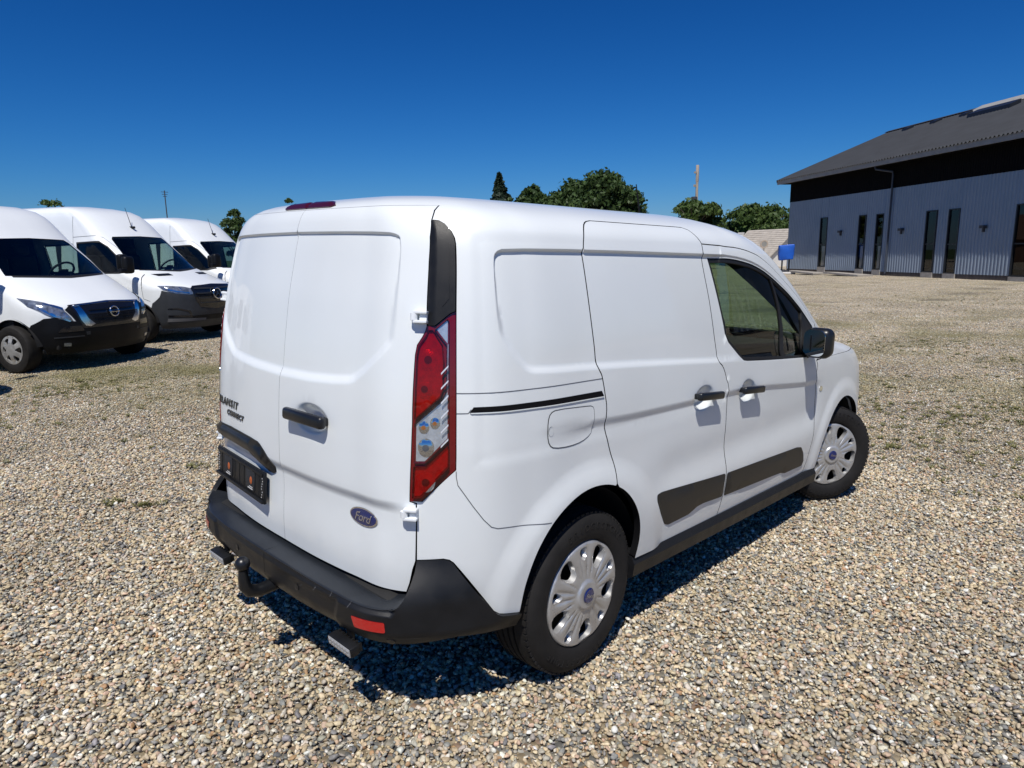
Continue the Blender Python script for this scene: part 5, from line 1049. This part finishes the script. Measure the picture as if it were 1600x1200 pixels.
    bm = bmesh.new(); prism(bm, [wp(9.0, sl(-5.4), -5.4), wp(9.0, sl(-5.4) + .22, -5.45), wp(9.0, sl(-6.1) + .22, -6.1), wp(9.0, sl(-6.1), -6.1)], WD * 3.0); bm_obj('roof_hatch', bm, 'win_frame', root)
    for t_, q_ in ((2.0, -6.5), (4.6, -6.5), (7.2, -6.4)):
        bm = bmesh.new(); prism(bm, [wp(t_, sl(q_), q_), wp(t_, sl(q_) + .16, q_ - .05), wp(t_, sl(q_ - .5) + .12, q_ - .5), wp(t_, sl(q_ - .5), q_ - .5)], WD * .55); bm_obj('roof_vent', bm, 'win_frame', root)
    bm = bmesh.new(); tube(bm, [wp(9.6, 6.30, .72), wp(9.65, 6.12, .70), wp(10.38, 5.90, .14), wp(10.40, 5.7, .11), wp(10.38, .15, .11)], .055, 10); bm_obj('downpipe', bm, 'pipe', root)
    for t_, z_ in ((5.8, 2.66), (11.42, 2.58), (17.14, 2.50), (26.8, 2.5)):
        bm = bmesh.new(); wbox(bm, t_ - .13, t_ + .13, z_ - .02, z_ + .12, .03, .22); wbox(bm, t_ - .05, t_ + .05, z_ - .2, z_ - .02, .03, .12); bm_obj('wall_lamp', bm, 'lamp_grey', root)
    return root
build_warehouse()
for i, (t0, t1, q0, q1, z0, lab) in enumerate(((-1.5, 3.2, 2.2, 2.9, .03, 'grey concrete slab lying on gravel by the warehouse corner'), (3.4, 6.9, 1.5, 2.5, .10, 'tilted pale concrete slab in front of the first slim window'), (7.2, 10.6, 1.0, 2.0, .06, 'pale concrete slab lying below the paired slim windows'))):
    bm = bmesh.new(); prism(bm, [wp(t0, z0 + .02, q0), wp(t1, z0 - .06, q0), wp(t1, z0 - .06, q1), wp(t0, z0 + .06, q1)], (0, 0, .10)); tag(bm_obj('concrete_slab', bm, 'concrete'), lab, 'slab', 'loose slabs along the warehouse')
bm = bmesh.new(); c_ = wp(3.6, 0, 2.9)
for k in range(5): bx(bm, (c_.x + k * .18, c_.y + k * .2, .16), (.03, .03, .32))
bx(bm, (c_.x + .36, c_.y + .4, .30), (.85, .95, .03)); bx(bm, (c_.x + .36, c_.y + .4, .05), (.85, .95, .03)); tag(bm_obj('wire_crate', bm, 'fascia'), 'small grey wire crate among slabs by the warehouse', 'crate')
# blue covered stand at the corner
MT['tarp'] = mat('blue_tarp', (.012, .10, .50), .45, noise=.25, nscale=3, bump=.3, bscale=6)
def build_stand():
    c = Vector((44.45, 16.83, 0)); ang = math.atan2(-FWD.y, -FWD.x) + R(80); root = empty('covered_stand', c, ang); tag(root, 'blue tarpaulin cover on a dark stand beside the warehouse corner', 'stand')
    bm = bmesh.new(); bx(bm, (0, 0, 1.44), (.92, .5, 1.0), .07, seg=3)
    bmesh.ops.subdivide_edges(bm, edges=bm.edges, cuts=2, use_grid_fill=True)
    for v_ in bm.verts:
        v_.co.y += .05 * math.sin(v_.co.x * 6 + v_.co.z * 4); v_.co.x *= 1.06 - .10 * ((2.0 - v_.co.z) > .75); v_.co.z += .03 * math.sin(v_.co.x * 5)
    bm_obj('tarp_cover', bm, 'tarp', root)
    for x_ in (-.22, .22): bm = bmesh.new(); tube(bm, [(x_, 0, 0), (x_, 0, 1.0)], .05, 8); bm_obj('leg', bm, 'win_frame', root)
    bm = bmesh.new(); bx(bm, (0, 0, .07), (1.25, .5, .14), .04); bm_obj('foot_weight', bm, 'pale_panel', root)
build_stand()
# house with a pale tiled roof
MT['tile'] = mat('pale_roof_tile', (.42, .38, .33), .85, noise=.25, nscale=2.5)
MT['white_wall'] = mat('white_wall', (.70, .69, .66), .8, noise=.1, nscale=2)
MT['brick'] = mat('brick_red', (.15, .085, .06), .85, noise=.3, nscale=5)
def gable_house(name, c, ang, L, Wd, eave, ridge, roofm, wallm, label, rows=14, chimney=None, skylight=None):
    root = empty(name, c, ang); tag(root, label, 'house')
    bm = bmesh.new(); prism(bm, [(-L / 2, -Wd / 2, 0), (-L / 2, Wd / 2, 0), (-L / 2, Wd / 2, eave), (-L / 2, 0, ridge - .15), (-L / 2, -Wd / 2, eave)], (L, 0, 0)); bm_obj('wall', bm, wallm, root)
    for sg in (-1, 1):
        bm = bmesh.new(); o_ = .35; ye = sg * (Wd / 2 + o_); ze = eave - o_ * (ridge - eave) / (Wd / 2)
        for k in range(rows):
            a, b = k / rows, (k + 1) / rows; p0 = Vector((-L / 2 - .3, ye * (1 - a), ze + (ridge - ze) * a)); p1 = Vector((-L / 2 - .3, ye * (1 - b), ze + (ridge - ze) * b)); up = Vector((0, 0, .09)); prism(bm, [p0, p0 + up, p1 + up * .45, p1], (L + .6, 0, 0))
        bm_obj('roof', bm, roofm, root)
        if skylight and sg == skylight[0]:
            a = .42; bm = bmesh.new(); y_, z_ = ye * (1 - a), ze + (ridge - ze) * a; y2, z2 = ye * (1 - a - .25), ze + (ridge - ze) * (a + .25); prism(bm, [(skylight[1], y_, z_ + .12), (skylight[1], y_, z_ + .2), (skylight[1], y2, z2 + .2), (skylight[1], y2, z2 + .12)], (.8, 0, 0)); bm_obj('roof_window', bm, 'win_frame', root)
    if chimney:
        bm = bmesh.new(); bx(bm, (chimney[0], chimney[1], ridge + .1), (.6, .6, 1.2)); bx(bm, (chimney[0], chimney[1], ridge + .75), (.7, .7, .12)); bm_obj('chimney', bm, wallm, root)
    return root
va = math.atan2(FWD.y, FWD.x)
_h = CAM + (FWD + RGT * ((1206 - 800) / 1067.609) + UPV * ((600 - 359) / 1067.609)) * 72
gable_house('house', (_h.x, _h.y, -.4), va - R(150), 5.6, 7.0, _h.z + .4 - 2.6, _h.z + .4, 'tile', 'white_wall', 'white house with pale grey tiled roof behind the warehouse', skylight=(1, .9))
_h = CAM + (FWD + RGT * ((1160 - 800) / 1067.609) + UPV * ((600 - 372) / 1067.609)) * 78
gable_house('house', (_h.x, _h.y, -.4), va - R(100), 4.0, 6.0, _h.z - 1.6, _h.z + .2, 'tile', 'white_wall', 'low white house with chimney just above the near van bonnet', chimney=(-.2, 0))
gable_house('house', (30.8, 55.0, -.55), va - R(60), 8, 8, 3.0, 5.4, 'brick', 'brick', 'red brick house with brown roof showing behind the row of vans', chimney=(2.5, 0))
def pole_thing(name, px, py, top, rad, label, cat, mt_, extras):
    root = empty(name, (px, py, 0)); tag(root, label, cat); bm = bmesh.new(); tube(bm, [(0, 0, -.2), (0, 0, top)], [rad, rad * .7], 10); bm_obj('pole', bm, mt_, root)
    for nm, fn, m2 in extras: bm = bmesh.new(); fn(bm); bm_obj(nm, bm, m2, root)
    return root
MT['mast'] = mat('weathered_mast', (.40, .34, .27), .8, noise=.35, nscale=1.5)
MT['rust_red'] = mat('rust_red', (.46, .38, .31), .7)
pole_thing('antenna_mast', 73.3, 39.8, 11.5, .20, 'tall weathered pole with boxes rising behind the leafy trees', 'mast', 'mast', [('equipment_box', lambda b: bx(b, (-.35, .1, 7.6), (.55, .5, .7), .03), 'lamp_grey'), ('antenna_panel', lambda b: bx(b, (.0, 0, 10.6), (.28, .28, 1.9), .03), 'rust_red'), ('bracket', lambda b: (bx(b, (-.3, .1, 9.2), (.35, .2, .25)), bx(b, (-.3, .1, 10.7), (.3, .2, .2))), 'mast')])
pole_thing('television_aerial', 15.75, 46.4, 6.1, .045, 'thin television aerial pole above the middle tall van', 'aerial', 'lamp_grey', [('aerial_bar', lambda b: [bx(b, (0, 0, z_), (.45 - .1 * k, .03, .03)) for k, z_ in enumerate((6.0, 5.85, 5.72))], 'lamp_grey'), ('dish', lambda b: bx(b, (.25, 0, 3.7), (.9, .1, .12), .03), 'lamp_grey')])
def sign_disc(b):
    m3 = Matrix.Rotation(va + R(90), 3, 'Z'); rs_ = lathe(b, [(.001, -.02), (.30, -.02), (.30, .02), (.001, .02)], 24, 'Y')
    for v_ in b.verts: v_.co = m3 @ v_.co + Vector((0, 0, 2.1))
def sign_ring(b):
    m3 = Matrix.Rotation(va + R(90), 3, 'Z'); lathe(b, [(.22, .03), (.33, .03), (.33, -.03), (.22, -.03), (.22, .03)], 24, 'Y')
    for v_ in b.verts: v_.co = m3 @ v_.co + Vector((0, 0, 2.1))
pole_thing('road_sign', 53.0, 22.2, 1.9, .035, 'round road sign on a post before the pale tiled roof', 'sign', 'lamp_grey', [('sign_face', sign_disc, 'fascia'), ('sign_rim', sign_ring, 'rust_red')])

# ---------------------------------------------------------------- trees
def leaf_material(name, c1, c2):
    m = mat(name, c1, .55, 0, 0, .3); t = m.node_tree; p = t.nodes['Principled BSDF']; a = t.nodes.new('ShaderNodeAttribute'); a.attribute_name = 'tone'
    mx = t.nodes.new('ShaderNodeMix'); mx.data_type = 'RGBA'; mx.inputs[6].default_value = (*c1, 1); mx.inputs[7].default_value = (*c2, 1); t.links.new(a.outputs['Fac'], mx.inputs[0]); t.links.new(mx.outputs[2], p.inputs['Base Color'])
    tr = t.nodes.new('ShaderNodeBsdfTranslucent'); t.links.new(mx.outputs[2], tr.inputs[0]); ms = t.nodes.new('ShaderNodeMixShader'); ms.inputs[0].default_value = .25
    o = t.nodes['Material Output']; t.links.new(p.outputs[0], ms.inputs[1]); t.links.new(tr.outputs[0], ms.inputs[2]); t.links.new(ms.outputs[0], o.inputs[0]); return m
MT['leaf_dark'] = leaf_material('leaf_dark', (.030, .056, .017), (.068, .115, .030))
MT['leaf_mid'] = leaf_material('leaf_mid', (.045, .080, .022), (.095, .145, .036))
MT['leaf_light'] = leaf_material('leaf_light', (.075, .115, .025), (.13, .18, .045))
MT['needle'] = leaf_material('needle', (.014, .030, .018), (.028, .050, .026))
MT['bark'] = mat('bark', (.09, .07, .055), .9, noise=.4, nscale=6)
def leaves_mesh(name, cen, nrm, size, tone):
    n = len(cen); g = np.random.default_rng(n); a = g.normal(size=(n, 3)); nn = nrm + g.normal(size=(n, 3)) * .7; nn /= np.linalg.norm(nn, axis=1, keepdims=True); a -= nn * (a * nn).sum(1, keepdims=True); a /= np.linalg.norm(a, axis=1, keepdims=True); b = np.cross(nn, a)
    sz = size * g.uniform(.6, 1.3, (n, 1)); V = np.stack([cen - a * sz, cen + b * sz * .55, cen + a * sz, cen - b * sz * .55], 1).reshape(-1, 3)
    me = bpy.data.meshes.new(name); me.from_pydata(V.tolist(), [], [(4 * i, 4 * i + 1, 4 * i + 2, 4 * i + 3) for i in range(n)])
    at = me.attributes.new('tone', 'FLOAT', 'POINT'); at.data.foreach_set('value', np.repeat(np.clip(tone, 0, 1), 4).astype(np.float32)); return me
def tree(pos, h, rx, crown0, leafm, label, seed, n=7000, size=.20, conifer=False, clumps=26, group='trees behind the yard', name='leafy_tree'):
    g = np.random.default_rng(seed); root = empty(name, pos); tag(root, label, 'tree', group)
    bm = bmesh.new(); tube(bm, [(0, 0, -.3), (.05, .0, h * .3), (0, .08, h * .6), (0, 0, h * (.97 if conifer else .8))], [h * .028, h * .022, h * .014, .03], 8)
    if not conifer:
        for k in range(7):
            a = g.random() * 6.28; z0 = h * g.uniform(.25, .6); e_ = Vector((math.cos(a) * rx * .7, math.sin(a) * rx * .7, z0 + h * .2)); tube(bm, [(0, 0, z0), tuple(e_ * .5 + Vector((0, 0, z0)) * .5), tuple(e_)], [h * .012, h * .008, .02], 6)
    bm_obj('trunk', bm, 'bark', root)
    if conifer:
        z = crown0 * h + (1 - crown0) * h * g.random(n) ** 1.5; f = (h - z) / (h * (1 - crown0)); lay = .75 + .35 * np.abs(np.sin(z * 5.2 + g.normal(0, .15, n))); a = g.random(n) * 6.28; r_ = rx * f ** .85 * lay * g.random(n) ** .45 * (1 + .25 * np.sin(a * 3 + z * 2)); C = np.stack([np.cos(a) * r_, np.sin(a) * r_, z - .12 * r_], 1); N = np.stack([np.cos(a), np.sin(a), np.full(n, .8)], 1)
    else:
        zc = h * (1 + crown0) / 2; rz = h * (1 - crown0) / 2; u = g.normal(size=(clumps, 3)); u /= np.linalg.norm(u, axis=1, keepdims=True); cc = u * (g.random((clumps, 1)) ** .5 * .84) * [rx, rx, rz]; cr = g.uniform(.26, .44, clumps) * min(rx, rz * 1.2)
        k = g.integers(clumps, size=n); d = g.normal(size=(n, 3)); d /= np.linalg.norm(d, axis=1, keepdims=True); d[:, 2] = np.abs(d[:, 2]) * 1.0 - .35
        rad = cr[k] * g.random(n) ** .3 * (1 + .18 * g.normal(size=n)); C = cc[k] + d * rad[:, None]; C[:, 2] += zc; N = d
    tone = g.random(n) * .6 + .4 * np.repeat(g.random(1), n) * 0 + .4 * g.random(n)
    lf = leaves_mesh('crown', C, N, size, tone); link('crown', lf, leafm, root)
    return root
def cast(px, depth): 
    x = (px[0] - 800) / 1067.609; y = (600 - px[1]) / 1067.609; d = FWD + RGT * x + UPV * y; return CAM + d * depth
def tree_px(px_top, depth, half_px, lean, leafm, label, seed, crown0=.2, **kw):
    p = cast(px_top, depth); rx = half_px * depth / 1067.6; return tree((p.x, p.y, 0), p.z, rx, crown0, leafm, label, seed, **kw)
tree_px((780, 272), 75, 33, 0, 'needle', 'narrow dark spruce left of the leafy trees behind the near van', 11, conifer=True, n=12000, size=.30, crown0=.25, name='spruce_tree')
tree_px((797, 300), 74, 13, 0, 'leaf_dark', 'small dark bushy tree at the foot of the spruce', 25, n=2500, size=.18)
tree_px((845, 277), 78, 40, 0, 'leaf_dark', 'dark round tree between the spruce and the big leafy tree', 12, n=11000, size=.30, clumps=40)
tree_px((940, 263), 70, 66, 0, 'leaf_dark', 'largest broad leafy tree rising behind the near van roof', 13, n=30000, size=.26, clumps=70)
tree_px((900, 281), 76, 52, 0, 'leaf_dark', 'broad leafy tree overlapping the largest tree on its spruce side', 27, n=18000, size=.25, clumps=60)
tree_px((898, 306), 58, 30, 0, 'leaf_light', 'light green bush before the largest leafy tree', 14, n=5000, size=.16)
tree_px((1086, 300), 62, 46, 0, 'leaf_mid', 'loose leafy tree standing before the tall pole', 15, n=8000, size=.23, clumps=28)
tree_px((1192, 311), 100, 58, 0, 'leaf_mid', 'dense leafy tree behind the pale tiled roof', 16, n=11000, size=.30, clumps=40)
tree_px((1150, 338), 104, 24, 0, 'leaf_mid', 'low leafy tree behind the white chimney', 26, n=3500, size=.28)
tree_px((79, 294), 70, 28, 0, 'leaf_mid', 'small round treetop showing over the front tall van', 17, n=4000, size=.16)
tree_px((364, 324), 60, 24, 0, 'leaf_dark', 'round dark treetop beside the brick house behind the vans', 18, n=4500, size=.16)
for i, x_ in enumerate((447, 468, 490, 508, 525)):
    tree_px((x_, 297 + (i % 2) * 3), 66, 13, 0, 'leaf_mid', 'leafy treetop tip just above the near van roof, number %d from the tail lamp' % (i + 1) if False else ['first', 'second', 'third', 'fourth', 'fifth'][i] + ' small treetop from the vans, tip above the near van roof', 30 + i, n=2200, size=.16, clumps=9)
# ---------------------------------------------------------------- weeds between the stones
MT['weed'] = leaf_material('weed', (.12, .125, .04), (.20, .19, .075))
def build_weeds():
    coll = bpy.data.collections.new('weed_sources'); g = np.random.default_rng(5)
    for k in range(4):
        V, F = [], []
        for i in range(16 + 4 * k):
            a = g.random() * 6.28; r_ = g.random() * .035; L_ = g.uniform(.012, .05); b = Vector((math.cos(a) * r_, math.sin(a) * r_, .004)); d = Vector((math.cos(a), math.sin(a), g.uniform(.3, 1.1))).normalized() * L_; s_ = Vector((-math.sin(a), math.cos(a), 0)) * .0045; n0 = len(V); V += [tuple(b - s_), tuple(b + s_), tuple(b + d * .6 + s_ * .8), tuple(b + d), tuple(b + d * .6 - s_ * .8)]; F.append((n0, n0 + 1, n0 + 2, n0 + 3, n0 + 4))
        me = bpy.data.meshes.new('weed'); me.from_pydata(V, [], F); at = me.attributes.new('tone', 'FLOAT', 'POINT'); at.data.foreach_set('value', g.random(len(V)).astype(np.float32)); me.materials.append(MT['weed']); o = bpy.data.objects.new('weed_%d' % k, me); coll.objects.link(o)
    P = []
    def patch(px, spread, n, squash=1.0):
        x = (px[0] - 800) / 1067.609; y = (600 - px[1]) / 1067.609; d = FWD + RGT * x + UPV * y; c = CAM + d * (-CAM.z / d.z)
        for _ in range(max(3, int(n * .9))): P.append((c.x + g.normal() * spread, c.y + g.normal() * spread * squash))
    for px, sp, n in ( ((175, 803), .03, 8), ((225, 808), .03, 8), ((305, 745), .06, 8), ((235, 610), .5, 60), ((80, 612), .4, 60), ((160, 600), .35, 50), ((330, 590), .3, 20), ((320, 555), .4, 60), ((290, 548), .5, 50), ((1450, 540), .7, 120), ((1550, 635), .35, 110), ((1520, 655), .35, 60), ((1580, 565), .5, 90), ((1390, 535), .5, 60), ((1400, 690), .4, 60), ((1440, 660), .5, 70), ((1380, 625), .3, 40), ((1500, 470), 2.0, 160), ((1560, 462), 1.5, 120), ((1420, 480), 1.5, 80), ((1500, 600), .5, 50), ((1590, 700), .5, 60), ((200, 700), .6, 25), ((60, 660), .5, 40), ((30, 625), .4, 60)): patch(px, sp, n)
    P = np.array(P); Z = gz(P[:, 0], P[:, 1]) - .002; n = len(P)
    scatter_object('weeds', coll, np.column_stack([P, Z]), np.column_stack([np.zeros(n), np.zeros(n), g.random(n) * 6.28]), g.integers(4, size=n), 'low yellow-green weeds growing in patches between gravel stones', 'weeds', g.uniform(.45, 1.0, n))
build_weeds()
